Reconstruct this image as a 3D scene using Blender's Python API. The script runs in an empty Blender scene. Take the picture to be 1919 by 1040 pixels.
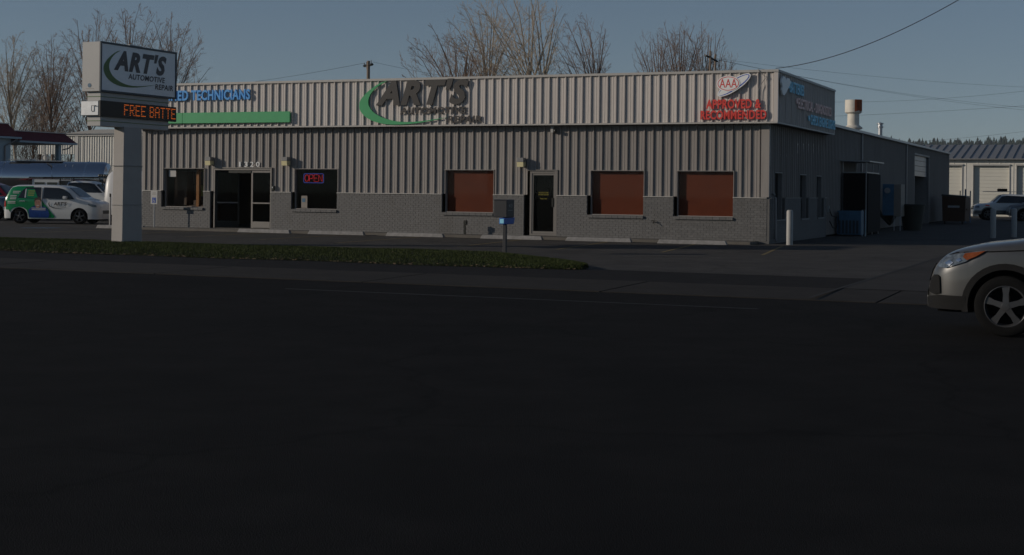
import bpy, math, random
import numpy as np
from mathutils import Vector, Matrix
from mathutils.geometry import delaunay_2d_cdt
S = bpy.context.scene
COL = S.collection
rad = math.radians
# ------------------------------------------------------------ camera, world, sun, exposure
EYE = 1.65
cam_d = bpy.data.cameras.new('camera'); cam = bpy.data.objects.new('camera', cam_d); COL.objects.link(cam)
cam_d.sensor_width = 36; cam_d.lens = 36*2700/1919; cam_d.shift_y = -162.5/1919
cam_d.clip_start = .1; cam_d.clip_end = 9000
cam.matrix_world = Matrix.Translation((0, 0, EYE)) @ Matrix.Rotation(rad(90), 4, 'X') @ Matrix.Rotation(math.atan(.0108), 4, 'Z')
S.camera = cam
SUN_EL, SUN_AZ = 15.0, -96.5            # azimuth clockwise from +Y
sd = Vector((math.sin(rad(SUN_AZ))*math.cos(rad(SUN_EL)), math.cos(rad(SUN_AZ))*math.cos(rad(SUN_EL)), math.sin(rad(SUN_EL))))
W = bpy.data.worlds.new('World'); S.world = W; W.use_nodes = True
nt = W.node_tree; bg = nt.nodes['Background']
sky = nt.nodes.new('ShaderNodeTexSky'); sky.sky_type = 'NISHITA'; sky.sun_disc = False
sky.sun_elevation = rad(SUN_EL); sky.sun_rotation = rad(SUN_AZ % 360)
sky.air_density = 1.0; sky.dust_density = 0.0; sky.ozone_density = 3.0; sky.altitude = 0
tcw = nt.nodes.new('ShaderNodeTexCoord'); lift = nt.nodes.new('ShaderNodeVectorMath'); lift.operation = 'ADD'; lift.inputs[1].default_value = (0, 0, .07)
nrm = nt.nodes.new('ShaderNodeVectorMath'); nrm.operation = 'NORMALIZE'; nt.links.new(tcw.outputs['Generated'], lift.inputs[0]); nt.links.new(lift.outputs[0], nrm.inputs[0]); nt.links.new(nrm.outputs[0], sky.inputs[0])
tint = nt.nodes.new('ShaderNodeVectorMath'); tint.operation = 'MULTIPLY'; tint.inputs[1].default_value = (1.11, .93, .85)
nt.links.new(sky.outputs[0], tint.inputs[0]); nt.links.new(tint.outputs[0], bg.inputs[0]); bg.inputs[1].default_value = .122
sl = bpy.data.lights.new('sun', 'SUN'); sl.energy = 4.4; sl.angle = rad(.5); sl.color = (1, .89, .76)
so = bpy.data.objects.new('sun', sl); COL.objects.link(so)
so.rotation_euler = (-sd).to_track_quat('-Z', 'Y').to_euler()
S.view_settings.view_transform = 'Standard'; S.view_settings.look = 'None'
S.view_settings.exposure = -0.9; S.view_settings.gamma = 1; S.view_settings.use_curve_mapping = False
S.cycles.max_bounces = 5; S.cycles.transparent_max_bounces = 8

# ------------------------------------------------------------ grid frame: x along the facade, y into the block
PH = rad(-23.28); CO = Vector((8.37, 47.2, 0))
RX = Vector((math.cos(PH), math.sin(PH), 0)); NY = Vector((-math.sin(PH), math.cos(PH), 0))
def G(a, s, z=0): return CO + RX*a + NY*s + Vector((0, 0, z))
# ------------------------------------------------------------ materials
MATS = {}
def mat(name, c, rough=.7, metal=0, var=.12, scale=6, bump=0, bscale=40, spec=.4, stretch=(1, 1, 1), emis=None, es=0, coat=0, dirt=None, ov=0, crack=None):
    if name in MATS: return MATS[name]
    m = bpy.data.materials.new(name); m.use_nodes = True; MATS[name] = m
    n = m.node_tree; b = n.nodes['Principled BSDF']
    b.inputs['Roughness'].default_value = rough; b.inputs['Metallic'].default_value = metal
    b.inputs['Specular IOR Level'].default_value = spec
    if coat: b.inputs['Coat Weight'].default_value = coat; b.inputs['Coat Roughness'].default_value = .06
    b.inputs['Base Color'].default_value = (*c, 1)
    if emis: b.inputs['Emission Color'].default_value = (*emis, 1); b.inputs['Emission Strength'].default_value = es
    if var or bump:
        g = n.nodes.new('ShaderNodeNewGeometry'); mp = n.nodes.new('ShaderNodeMapping'); mp.inputs['Scale'].default_value = stretch
        n.links.new(g.outputs['Position'], mp.inputs['Vector'])
    if var:
        t = n.nodes.new('ShaderNodeTexNoise'); t.inputs['Scale'].default_value = scale; t.inputs['Detail'].default_value = 6; t.inputs['Roughness'].default_value = .65
        n.links.new(mp.outputs[0], t.inputs['Vector'])
        r = n.nodes.new('ShaderNodeMapRange'); r.inputs['From Min'].default_value = .3; r.inputs['From Max'].default_value = .7
        r.inputs['To Min'].default_value = 1-var; r.inputs['To Max'].default_value = 1+var
        n.links.new(t.outputs[0], r.inputs[0])
        v = n.nodes.new('ShaderNodeVectorMath'); v.operation = 'SCALE'; v.inputs[0].default_value = c
        n.links.new(r.outputs[0], v.inputs['Scale']); out = v.outputs[0]
        if dirt:       # large blotches of another colour
            t2 = n.nodes.new('ShaderNodeTexNoise'); t2.inputs['Scale'].default_value = dirt[1]; t2.inputs['Detail'].default_value = 8
            n.links.new(mp.outputs[0], t2.inputs['Vector'])
            r2 = n.nodes.new('ShaderNodeMapRange'); r2.inputs['From Min'].default_value = dirt[2]; r2.inputs['From Max'].default_value = dirt[2]+.15
            n.links.new(t2.outputs[0], r2.inputs[0])
            mx = n.nodes.new('ShaderNodeMix'); mx.data_type = 'RGBA'; n.links.new(r2.outputs[0], mx.inputs[0])
            n.links.new(out, mx.inputs[6]); mx.inputs[7].default_value = (*dirt[0], 1); out = mx.outputs[2]
        if ov:         # every panel or brick weathers a little differently
            oi = n.nodes.new('ShaderNodeObjectInfo'); ro = n.nodes.new('ShaderNodeMapRange'); ro.inputs['To Min'].default_value = 1-ov; ro.inputs['To Max'].default_value = 1+ov
            n.links.new(oi.outputs['Random'], ro.inputs[0]); vo = n.nodes.new('ShaderNodeVectorMath'); vo.operation = 'SCALE'; n.links.new(out, vo.inputs[0]); n.links.new(ro.outputs[0], vo.inputs['Scale']); out = vo.outputs[0]
        if crack:      # thin wandering cracks in the paving
            nd = n.nodes.new('ShaderNodeTexNoise'); nd.inputs['Scale'].default_value = crack*3; nd.inputs['Detail'].default_value = 6
            ad = n.nodes.new('ShaderNodeVectorMath'); ad.operation = 'MULTIPLY_ADD'; ad.inputs[1].default_value = (1.2/crack*.3,)*3
            n.links.new(mp.outputs[0], nd.inputs['Vector']); n.links.new(nd.outputs['Color'], ad.inputs[0]); n.links.new(mp.outputs[0], ad.inputs[2])
            vn = n.nodes.new('ShaderNodeTexVoronoi'); vn.feature = 'DISTANCE_TO_EDGE'; vn.inputs['Scale'].default_value = crack; n.links.new(ad.outputs[0], vn.inputs['Vector'])
            rc = n.nodes.new('ShaderNodeMapRange'); rc.inputs['From Max'].default_value = .012*crack/.2; rc.inputs['To Min'].default_value = .68; rc.inputs['To Max'].default_value = 1; n.links.new(vn.outputs['Distance'], rc.inputs[0])
            vc = n.nodes.new('ShaderNodeVectorMath'); vc.operation = 'SCALE'; n.links.new(out, vc.inputs[0]); n.links.new(rc.outputs[0], vc.inputs['Scale']); out = vc.outputs[0]
        n.links.new(out, b.inputs['Base Color'])
    if bump:
        t = n.nodes.new('ShaderNodeTexNoise'); t.inputs['Scale'].default_value = bscale; t.inputs['Detail'].default_value = 5
        n.links.new(mp.outputs[0], t.inputs['Vector'])
        u = n.nodes.new('ShaderNodeBump'); u.inputs['Strength'].default_value = bump; u.inputs['Distance'].default_value = .02
        n.links.new(t.outputs[0], u.inputs['Height']); n.links.new(u.outputs[0], b.inputs['Normal'])
    return m
def glass_mat(name, tint=(.90, .92, .91), refl=.16):
    m = bpy.data.materials.new(name); m.use_nodes = True; n = m.node_tree; n.nodes.remove(n.nodes['Principled BSDF'])
    o = n.nodes['Material Output']; tr = n.nodes.new('ShaderNodeBsdfTransparent'); tr.inputs[0].default_value = (*tint, 1)
    gl = n.nodes.new('ShaderNodeBsdfGlossy'); gl.inputs['Roughness'].default_value = .03; gl.inputs[0].default_value = (refl,)*3+(1,)
    lw = n.nodes.new('ShaderNodeLayerWeight'); lw.inputs[0].default_value = .5; pw = n.nodes.new('ShaderNodeMath'); pw.operation = 'POWER'; pw.inputs[1].default_value = 4; n.links.new(lw.outputs['Facing'], pw.inputs[0])
    fr = n.nodes.new('ShaderNodeMath'); fr.operation = 'MULTIPLY_ADD'; fr.inputs[1].default_value = .6; fr.inputs[2].default_value = .035; n.links.new(pw.outputs[0], fr.inputs[0]); mx = n.nodes.new('ShaderNodeMixShader')
    n.links.new(fr.outputs[0], mx.inputs[0]); n.links.new(tr.outputs[0], mx.inputs[1]); n.links.new(gl.outputs[0], mx.inputs[2]); n.links.new(mx.outputs[0], o.inputs[0])
    return m
M = dict(
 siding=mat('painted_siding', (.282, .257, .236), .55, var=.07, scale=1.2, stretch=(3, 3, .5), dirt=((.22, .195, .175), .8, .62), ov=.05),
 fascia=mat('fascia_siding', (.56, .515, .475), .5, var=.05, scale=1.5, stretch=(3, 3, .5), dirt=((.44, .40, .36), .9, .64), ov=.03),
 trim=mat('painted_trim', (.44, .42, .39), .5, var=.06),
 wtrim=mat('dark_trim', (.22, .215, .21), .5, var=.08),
 brick=mat('painted_brick', (.132, .128, .124), .7, var=.14, scale=9, bump=.5, bscale=60, dirt=((.115, .108, .10), 1.0, .58), ov=.09),
 mortar=mat('painted_mortar', (.122, .118, .113), .8, var=.1),
 soffit=mat('brown_soffit', (.10, .085, .075), .7),
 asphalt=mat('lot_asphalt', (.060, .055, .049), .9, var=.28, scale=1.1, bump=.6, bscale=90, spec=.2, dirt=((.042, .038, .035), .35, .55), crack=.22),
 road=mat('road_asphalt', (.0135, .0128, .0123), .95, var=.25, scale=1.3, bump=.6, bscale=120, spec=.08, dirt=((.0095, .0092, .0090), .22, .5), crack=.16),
 path=mat('path_asphalt', (.024, .023, .0225), .95, var=.2, scale=2, bump=.5, bscale=80, spec=.08),
 gutter=mat('gutter_concrete', (.032, .028, .024), .9, var=.22, scale=1.5, bump=.3, bscale=50, spec=.15, dirt=((.028, .025, .023), .5, .55)),
 drive=mat('driveway_concrete', (.045, .041, .037), .9, var=.2, scale=.8, bump=.3, spec=.15, dirt=((.03, .028, .026), .4, .55)),
 walk=mat('walk_concrete', (.12, .108, .092), .85, var=.15, scale=3, bump=.2),
 stop=mat('wheel_stop_concrete', (.23, .22, .21), .8, var=.25, scale=6, bump=.3),
 soil=mat('lawn_soil', (.022, .026, .010), .95, var=.3, scale=3, bump=.5, spec=.1),
 grass=mat('grass_blade', (.038, .050, .013), .8, var=.35, scale=1.5, spec=.15),
 leaf=mat('dead_leaf', (.20, .13, .07), .8, var=.3, scale=20),
 land=mat('open_ground', (.05, .045, .035), .95, var=.3, scale=.05, spec=.1),
 yellow=mat('yellow_line', (.17, .125, .045), .8, var=.4, scale=8),
 white_line=mat('worn_white_line', (.022, .022, .022), .8, var=.4, scale=6),
 blue_paint=mat('blue_pavement_paint', (.05, .09, .14), .8, var=.4, scale=6),
 tar=mat('tar_joint', (.012, .012, .012), .9, var=0),
 wpaint=mat('white_paint', (.43, .42, .40), .4, var=.04, scale=2),
 bright=mat('bright_white', (.85, .85, .83), .4, var=0),
 wpaint2=mat('ivory_metal', (.66, .64, .58), .5, var=.05, scale=1.2, stretch=(2, 2, .6)),
 polep=mat('pole_paint', (.38, .35, .32), .6, var=.06, scale=2, bump=.15, bscale=20),
 black=mat('black_metal', (.012, .012, .008), .45, var=0),
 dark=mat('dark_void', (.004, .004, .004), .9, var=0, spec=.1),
 charcoal=mat('charcoal_letter', (.055, .050, .046), .6, var=.1, scale=4),
 navy=mat('sign_frame_navy', (.02, .04, .055), .4, var=0),
 face=mat('sign_face', (.80, .80, .80), .25, var=.08, scale=1.0, spec=.5),
 ink=mat('sign_ink', (.012, .010, .02), .3, var=0),
 green=mat('letter_green', (.055, .36, .14), .5, var=.06, scale=3),
 green2=mat('sign_green', (.055, .135, .02), .35, var=.05),
 green3=mat('wrap_green', (.0, .21, .065), .25, var=.05, coat=.5),
 blue=mat('letter_blue', (.06, .33, .75), .45, var=.05),
 red=mat('letter_red', (.72, .07, .055), .45, var=.05),
 pink=mat('letter_salmon', (.88, .60, .54), .5, var=.05),
 paleblue=mat('letter_pale_blue', (.30, .72, .92), .5, var=.05),
 logo_blue=mat('logo_blue', (.03, .08, .45), .4, var=0),
 led=mat('led_amber', (.25, .04, .005), .4, var=0, emis=(1, .20, .02), es=.75),
 neon_r=mat('neon_red', (.3, .01, .02), .4, var=0, emis=(1, .03, .05), es=.8),
 neon_b=mat('neon_blue', (.02, .03, .2), .4, var=0, emis=(.15, .17, .8), es=.55),
 blind=mat('orange_blind', (.17, .028, .006), .75, var=.12, scale=2),
 brown=mat('brown_wood', (.08, .035, .018), .5, var=.2, scale=6, stretch=(4, 4, .4)),
 orange=mat('orange_wood', (.35, .12, .02), .5, var=.15),
 room=mat('room_wall', (.16, .12, .08), .8, var=.1),
 alu=mat('bronze_aluminium', (.22, .20, .18), .4, metal=.3, var=.05),
 lampg=mat('lamp_lens', (.72, .64, .38), .25, var=.05),
 galv=mat('galvanised', (.40, .41, .42), .4, metal=.7, var=.1),
 rust=mat('rust', (.30, .07, .02), .8, var=.35, scale=6),
 ventp=mat('vent_paint', (.62, .58, .50), .6, var=.12, scale=3, dirt=((.35, .22, .12), 1.5, .63)),
 roofm=mat('grey_metal_roof', (.21, .21, .21), .5, metal=.1, var=.1),
 mansard=mat('maroon_shingle', (.10, .012, .018), .7, var=.15, scale=3, bump=.3),
 bluewall=mat('blue_grey_stucco', (.33, .42, .47), .8, var=.06, scale=2, bump=.3),
 steel=mat('polished_steel', (.55, .57, .60), .13, metal=1, var=.03, scale=1),
 tyre=mat('tyre_rubber', (.010, .010, .010), .95, var=.1, spec=.06),
 rim=mat('alloy_rim', (.075, .075, .077), .35, metal=.4, var=.03),
 darkrim=mat('wheel_well', (.006, .006, .006), .9, var=0, spec=.1),
 cwhite=mat('car_white', (.62, .62, .60), .25, var=.02, coat=.6),
 csilver=mat('car_champagne', (.078, .077, .074), .32, metal=.25, var=.02, coat=.7),
 cblue=mat('car_steel_blue', (.10, .15, .20), .25, metal=.3, var=.02, coat=.6),
 cred=mat('car_red', (.42, .02, .03), .25, var=.02, coat=.6),
 cgrey=mat('car_grey', (.13, .13, .125), .35, metal=.4, var=.03, coat=.4),
 cglass=mat('car_glass', (.014, .016, .017), .04, var=0, spec=.6),
 cladding=mat('grey_cladding', (.015, .015, .015), .8, var=.05, spec=.1),
 hlamp=mat('headlamp_glass', (.10, .12, .14), .08, var=.5, scale=14, spec=.8),
 amber=mat('amber_lens', (.17, .045, .012), .15, var=.2, scale=20),
 rlamp=mat('red_lens', (.35, .02, .01), .15, var=0),
 chrome=mat('chrome', (.6, .6, .6), .15, metal=1, var=0),
 skin=mat('print_skin', (.42, .22, .15), .4, var=.1, scale=20), hair=mat('print_hair', (.05, .03, .02), .5, var=0),
 shirt=mat('print_blue_shirt', (.01, .05, .22), .35, var=.3, scale=10), teeth=mat('print_white', (.6, .58, .55), .4, var=0),
 yellowtxt=mat('print_yellow', (.35, .30, .05), .5, var=0),
 bin=mat('bin_green_plastic', (.020, .024, .018), .6, var=.1), dump=mat('dumpster_brown', (.055, .022, .008), .6, var=.2, scale=3),
 blueeq=mat('blue_equipment', (.05, .14, .23), .5, var=.2, scale=3), beige=mat('beige_panel', (.24, .21, .18), .6, var=.1),
 bmail=mat('mailbox_black', (.035, .035, .037), .45, var=.1), bmail2=mat('mailbox_blue', (.035, .12, .42), .4, var=.08),
 isa=mat('access_blue', (.01, .06, .30), .4, var=0),
 wood=mat('weathered_pole', (.22, .17, .13), .85, var=.3, scale=5, stretch=(3, 3, .3)),
 wire=mat('wire_black', (.015, .015, .018), .6, var=0),
 bark=mat('pale_bark', (.34, .28, .21), .85, var=.3, scale=4), bark2=mat('brown_bark', (.20, .135, .095), .85, var=.3, scale=4),
 bark3=mat('red_twig', (.17, .115, .085), .85, var=.3, scale=4),
 conifer=mat('conifer_needles', (.022, .036, .024), .9, var=.3, scale=.02, spec=.1),
 hill=mat('hill_forest_floor', (.035, .045, .03), .95, var=.2, scale=.02, spec=.1),
 brush=mat('brown_brush', (.075, .052, .035), .9, var=.4, scale=1.5, spec=.1),
 screen=mat('enclosure_mesh', (.008, .008, .008), .85, var=0, spec=.1), rdoor=mat('rollup_ivory', (.66, .64, .56), .55, var=.04, scale=.8),
 bollp=mat('bollard_paint', (.34, .33, .31), .5, var=.06, scale=5), van=mat('van_white', (.62, .61, .59), .35, var=.03),
)
M['glass'] = glass_mat('window_glass')
# ------------------------------------------------------------ mesh helpers
class MB:
    def __init__(s): s.v = []; s.f = []; s.m = []; s.k = 0
    def add(s, vs, fs):
        o = len(s.v); s.v += [tuple(p) for p in vs]; s.f += [tuple(i+o for i in f) for f in fs]; s.m += [s.k]*len(fs); return s
    def box(s, x0, x1, y0, y1, z0, z1):
        vs = [(x, y, z) for x in (x0, x1) for y in (y0, y1) for z in (z0, z1)]
        return s.add(vs, [(0, 1, 3, 2), (4, 6, 7, 5), (0, 4, 5, 1), (2, 3, 7, 6), (0, 2, 6, 4), (1, 5, 7, 3)])
    def hexa(s, P): # 8 pts: bottom 4 ccw, top 4 ccw
        return s.add(P, [(3, 2, 1, 0), (4, 5, 6, 7), (0, 1, 5, 4), (1, 2, 6, 5), (2, 3, 7, 6), (3, 0, 4, 7)])
    def tube(s, pts, r, seg=8, caps=True):
        pts = [Vector(p) for p in pts]; rs = r if isinstance(r, (list, tuple)) else [r]*len(pts)
        vs = []; n = len(pts)
        for i, p in enumerate(pts):
            d = (pts[min(i+1, n-1)]-pts[max(i-1, 0)]).normalized()
            a = d.cross(Vector((0, 0, 1)) if abs(d.z) < .9 else Vector((0, 1, 0))).normalized(); b = d.cross(a)
            vs += [p+(a*math.cos(2*math.pi*k/seg)+b*math.sin(2*math.pi*k/seg))*rs[i] for k in range(seg)]
        fs = [(i*seg+k, i*seg+(k+1) % seg, (i+1)*seg+(k+1) % seg, (i+1)*seg+k) for i in range(n-1) for k in range(seg)]
        if caps: fs += [tuple(range(seg)), tuple((n-1)*seg+k for k in range(seg))[::-1]]
        return s.add(vs, fs)
    def cyl(s, p0, p1, r0, r1=None, seg=16): return s.tube([p0, p1], [r0, r0 if r1 is None else r1], seg)
    def lathe(s, prof, seg=24, axis='z', c=(0, 0, 0)): # prof (r,h)
        vs = []
        for r, h in prof:
            for k in range(seg):
                t = 2*math.pi*k/seg; u, w = r*math.cos(t), r*math.sin(t)
                vs.append({'z': (c[0]+u, c[1]+w, c[2]+h), 'y': (c[0]+u, c[1]+h, c[2]+w), 'x': (c[0]+h, c[1]+u, c[2]+w)}[axis])
        return s.add(vs, [(i*seg+k, i*seg+(k+1) % seg, (i+1)*seg+(k+1) % seg, (i+1)*seg+k) for i in range(len(prof)-1) for k in range(seg)])
    def poly(s, pts, fn0, fn1=None): # 2D outline -> flat/extruded plate, fn maps (u,v) to 3D
        vv, _, fs, *_r = delaunay_2d_cdt([Vector(p) for p in pts], [], [tuple(range(len(pts)))], 1, 1e-5)
        o = len(vv)
        s.add([fn0(*p) for p in vv], [tuple(f) for f in fs])
        if fn1:
            n = len(pts); s.add([fn0(*p) for p in pts]+[fn1(*p) for p in pts], [(i, (i+1) % n, n+(i+1) % n, n+i) for i in range(n)])
            s.add([fn1(*p) for p in vv], [tuple(f)[::-1] for f in fs])
        return s
    def build(s, name, mt, parent=None, smooth=False, bevel=0, loc=None, **tags):
        me = bpy.data.meshes.new(name); me.from_pydata(s.v, [], s.f)
        for x in (mt if isinstance(mt, (list, tuple)) else [mt]): me.materials.append(x)
        if s.k or any(s.m): me.polygons.foreach_set('material_index', s.m)
        o = bpy.data.objects.new(name, me); COL.objects.link(o)
        if parent: o.parent = parent
        if loc is not None: o.location = loc
        if smooth:
            me.polygons.foreach_set('use_smooth', [True]*len(me.polygons)); me.set_sharp_from_angle(angle=rad(smooth if smooth is not True else 40))
        if bevel:
            b = o.modifiers.new('bevel', 'BEVEL'); b.width = bevel; b.segments = 2; b.limit_method = 'ANGLE'
        for k, v in tags.items(): o[k] = v
        return o
def thing(name, label, cat, loc=(0, 0, 0), rot=0, group=None):
    o = bpy.data.objects.new(name, None); COL.objects.link(o); o.location = loc; o.rotation_euler = (0, 0, rot)
    o['label'] = label; o['category'] = cat
    if group: o['group'] = group
    o.empty_display_size = .3
    return o
def gthing(name, label, cat, a=0, s=0, z=0, group=None): return thing(name, label, cat, G(a, s, z), PH, group)
def kids(o): return [c for c in ALLOBJ() if c.parent == o]
def ALLOBJ(): return list(COL.objects)
def dup(root, loc, rot, label=None, group=None):
    def cp(o, par):
        c = o.copy(); COL.objects.link(c); c.parent = par
        for ch in kids(o):
            if ch is not c: cp(ch, c)
        return c
    r = cp(root, None); r.location = loc; r.rotation_euler = (0, 0, rot)
    if label: r['label'] = label
    if group: r['group'] = group
    return r
_tc = {}
def glyphs(body, bold=0, shear=0):
    """letters of a word as separate meshes (verts in 0..1 x 0..1 box, faces), left to right"""
    key = (body, bold, shear)
    if key in _tc: return _tc[key]
    c = bpy.data.curves.new('t', 'FONT'); c.body = body; c.offset = bold; c.space_character = 1.02+bold*2.6; c.shear = shear; c.resolution_u = 3; c.size = 1
    o = bpy.data.objects.new('t', c); COL.objects.link(o)
    me = bpy.data.meshes.new_from_object(o.evaluated_get(bpy.context.evaluated_depsgraph_get()))
    V = [tuple(v.co[:2]) for v in me.vertices]; F = [tuple(p.vertices) for p in me.polygons]
    bpy.data.objects.remove(o); bpy.data.curves.remove(c)
    par = list(range(len(V)))
    def fd(i):
        while par[i] != i: par[i] = par[par[i]]; i = par[i]
        return i
    for f in F:
        for j in f[1:]: par[fd(f[0])] = fd(j)
    x0 = min(v[0] for v in V); x1 = max(v[0] for v in V); y0 = min(v[1] for v in V); y1 = max(v[1] for v in V)
    comp = {}
    for f in F: comp.setdefault(fd(f[0]), []).append(f)
    out = []
    for k, fs in comp.items():
        ids = sorted({i for f in fs for i in f}); mp = {i: n for n, i in enumerate(ids)}
        out.append(([((V[i][0]-x0)/(x1-x0), (V[i][1]-y0)/(y1-y0)) for i in ids], [tuple(mp[i] for i in f) for f in fs]))
    out.sort(key=lambda g: min(v[0] for v in g[0]))
    bpy.data.meshes.remove(me)
    _tc[key] = out; return out
def letter_mb(g, fn, d):
    """fn(u,v,depth)->3D. depth 0 = front"""
    vs, fs = g; m = MB(); m.add([fn(u, v, 0) for u, v in vs], fs)
    if d:
        n = len(vs); m.add([fn(u, v, d) for u, v in vs], [tuple(f)[::-1] for f in fs])
        cnt = {}
        for f in fs:
            for i in range(len(f)):
                e = (f[i], f[(i+1) % len(f)]); cnt[e] = 1
        sv = []; sf = []
        for (i, j) in cnt:
            if (j, i) not in cnt:
                b = len(sv); sv += [fn(*vs[i], 0), fn(*vs[j], 0), fn(*vs[j], d), fn(*vs[i], d)]; sf.append((b+1, b, b+3, b+2))
        m.add(sv, sf)
    return m
def word(parent, body, mt, fn, d, bold=0, shear=0, one=False, name='letter'):
    gs = glyphs(body, bold, shear)
    if one:
        m = MB()
        for g in gs: q = letter_mb(g, fn, d); m.add(q.v, q.f)
        return m.build(name, mt, parent)
    for g in gs: letter_mb(g, fn, d).build(name, mt, parent)
def F_front(a0, a1, z0, z1, s): return lambda u, v, d: (a0+(a1-a0)*u, s+d, z0+(z1-z0)*v)   # text facing -y
def F_side(s0, s1, z0, z1, a): return lambda u, v, d: (a-d, s0+(s1-s0)*u, z0+(z1-z0)*v)    # text facing +x

# ------------------------------------------------------------ ground
def gsheet(name, pts, z, mt, kind='structure', **t):
    m = MB(); m.add([tuple(G(a, s, z)) for a, s in pts], [tuple(range(len(pts)))]); o = m.build(name, mt, kind=kind, **t); return o
MB().add([(-2800, -300, -.12), (2800, -300, -.12), (2800, 3200, -.12), (-2800, 3200, -.12)], [(0, 1, 2, 3)]).build('ground', M['land'], kind='structure')
MB().add([tuple(G(a, s, 0)) for a, s in ((-90, -20), (40, -20), (40, 110), (-90, 110))], [(0, 1, 2, 3)]).build('parking_lot', M['asphalt'], kind='structure')
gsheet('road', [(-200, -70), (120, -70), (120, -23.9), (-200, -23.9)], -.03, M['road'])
# path between lawn and gutter, gutter slabs with joints
gsheet('path', [(-200, -21.3), (120, -21.3), (120, -18.0), (-200, -18.0)], .006, M['path'])
ga = -70; rnd = random.Random(5)
gm = None
while ga < 40:
    m = MB(); L = 4.55
    m.hexa([(0.02, -2.6, -.05), (L-.02, -2.6, -.05), (L-.02, 0, -.05), (.02, 0, -.05), (.02, -2.6, -.018), (L-.02, -2.6, -.018), (L-.02, 0, .008), (.02, 0, .008)])
    if gm is None:
        gm = m.build('gutter_slab', M['gutter'], kind='structure'); o = gm
    else:
        o = gm.copy(); COL.objects.link(o)
    o.location = G(ga, -21.3, rnd.uniform(-.002, .002)); o.rotation_euler = (0, 0, PH); ga += L
# driveway: concrete apron right of the joint
gsheet('driveway', [(6.3, -21.3), (35, -21.3), (35, -3.8), (6.3, -3.8)], .012, M['drive'])
m = MB(); m.add([tuple(G(a, s, .016)) for a, s in ((6.27, -23.9), (6.34, -23.9), (6.34, -3.6), (6.27, -3.6))], [(0, 1, 2, 3)])
m.add([tuple(G(a, s, .018)) for a, s in ((-.5, -14.0), (14, -14.3), (14, -14.25), (-.5, -13.95))], [(0, 1, 2, 3)])
m.add([tuple(G(a, s, .018)) for a, s in ((.5, -17.9), (14, -17.6), (14, -17.56), (.5, -17.86))], [(0, 1, 2, 3)])
m.build('pavement_joint', M['tar'], kind='structure')
# road lane marks
m = MB()
for a0, a1, s, w in ((-19.5, -12.3, -25.9, .10), (-2, 6, -26.1, .10), (-60, -6, -28.4, .09)):
    m.add([tuple(G(a, q, -.024)) for a, q in ((a0, s), (a1, s), (a1, s+w), (a0, s+w))], [(0, 1, 2, 3)])
m.build('lane_line', M['white_line'], kind='structure')
# stall lines on the lot
for (x0, y0, x1, y1) in ((-21.0, -7.0, -21.4, -1.6), (-17.9, -7.0, -18.3, -1.6), (-14.6, -7.6, -15.0, -1.6), (-11.3, -8.4, -11.9, -1.6), (-7.1, -8.6, -8.0, -1.4), (-4.0, -8.6, -4.9, -1.6), (-.9, -8.6, -1.9, -1.8), (1.9, -8.6, .9, -1.8), (-24.3, -7, -24.9, -1.6)):
    d = Vector((x1-x0, y1-y0)).normalized(); n = Vector((-d.y, d.x))*.05
    MB().add([tuple(G(a, s, .004)) for a, s in ((x0-n.x, y0-n.y), (x1-n.x, y1-n.y), (x1+n.x, y1+n.y), (x0+n.x, y0+n.y))], [(0, 1, 2, 3)]).build('stall_line', M['yellow'], kind='structure')
m = MB()
for k in range(10):
    t = k/10*2*math.pi; m.add([tuple(G(-28.2+.8*math.cos(t+o), -2.2+.8*math.sin(t+o), .005)) if r else tuple(G(-28.2, -2.2, .005)) for o, r in ((0, 1), (.45, 1), (0, 0))], [(0, 1, 2)])
m.build('access_paint', M['blue_paint'], kind='structure')
# lawn: mounded strip with rounded end, blades, dead leaves
def lawn_edge(a):     # (front s, back s) of the lawn at a
    f, b = -18.35-.25*math.sin(a*.35)-.1*math.sin(a*1.3), -12.3-.15*math.sin(a*.5+1)
    f -= max(0, min(1, (a+14)/10))*.5
    if a > -4.2: t = min(1, (a+4.2)/4.6); c = -18.1; k = math.sqrt(max(0, 1-t*t)); f = c+(f-c)*(k); b = c+(b-c)*(1-t)**.7
    return f, b
def lawn_z(a, s):
    f, b = lawn_edge(a)
    if b-f < .05: return .0
    t = max(0, min(1, (s-f)/(b-f))); return .07*min(1, math.sin(math.pi*t)*2.2)**.8+.01+.015*math.sin(a*1.7+s)*math.sin(math.pi*t)
m = MB(); NA, NS = 120, 12; aa = [-75+75.4*(i/NA)**.55 for i in range(NA+1)]
for a in aa:
    f, b = lawn_edge(a)
    for j in range(NS+1):
        s = f+(b-f)*j/NS; m.v.append(tuple(G(a, s, lawn_z(a, s))))
for i in range(NA):
    for j in range(NS): q = i*(NS+1)+j; m.f.append((q, q+NS+1, q+NS+2, q+1)); m.m.append(0)
m.build('lawn', M['soil'], smooth=True, kind='structure')
rng = np.random.default_rng(3)
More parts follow.
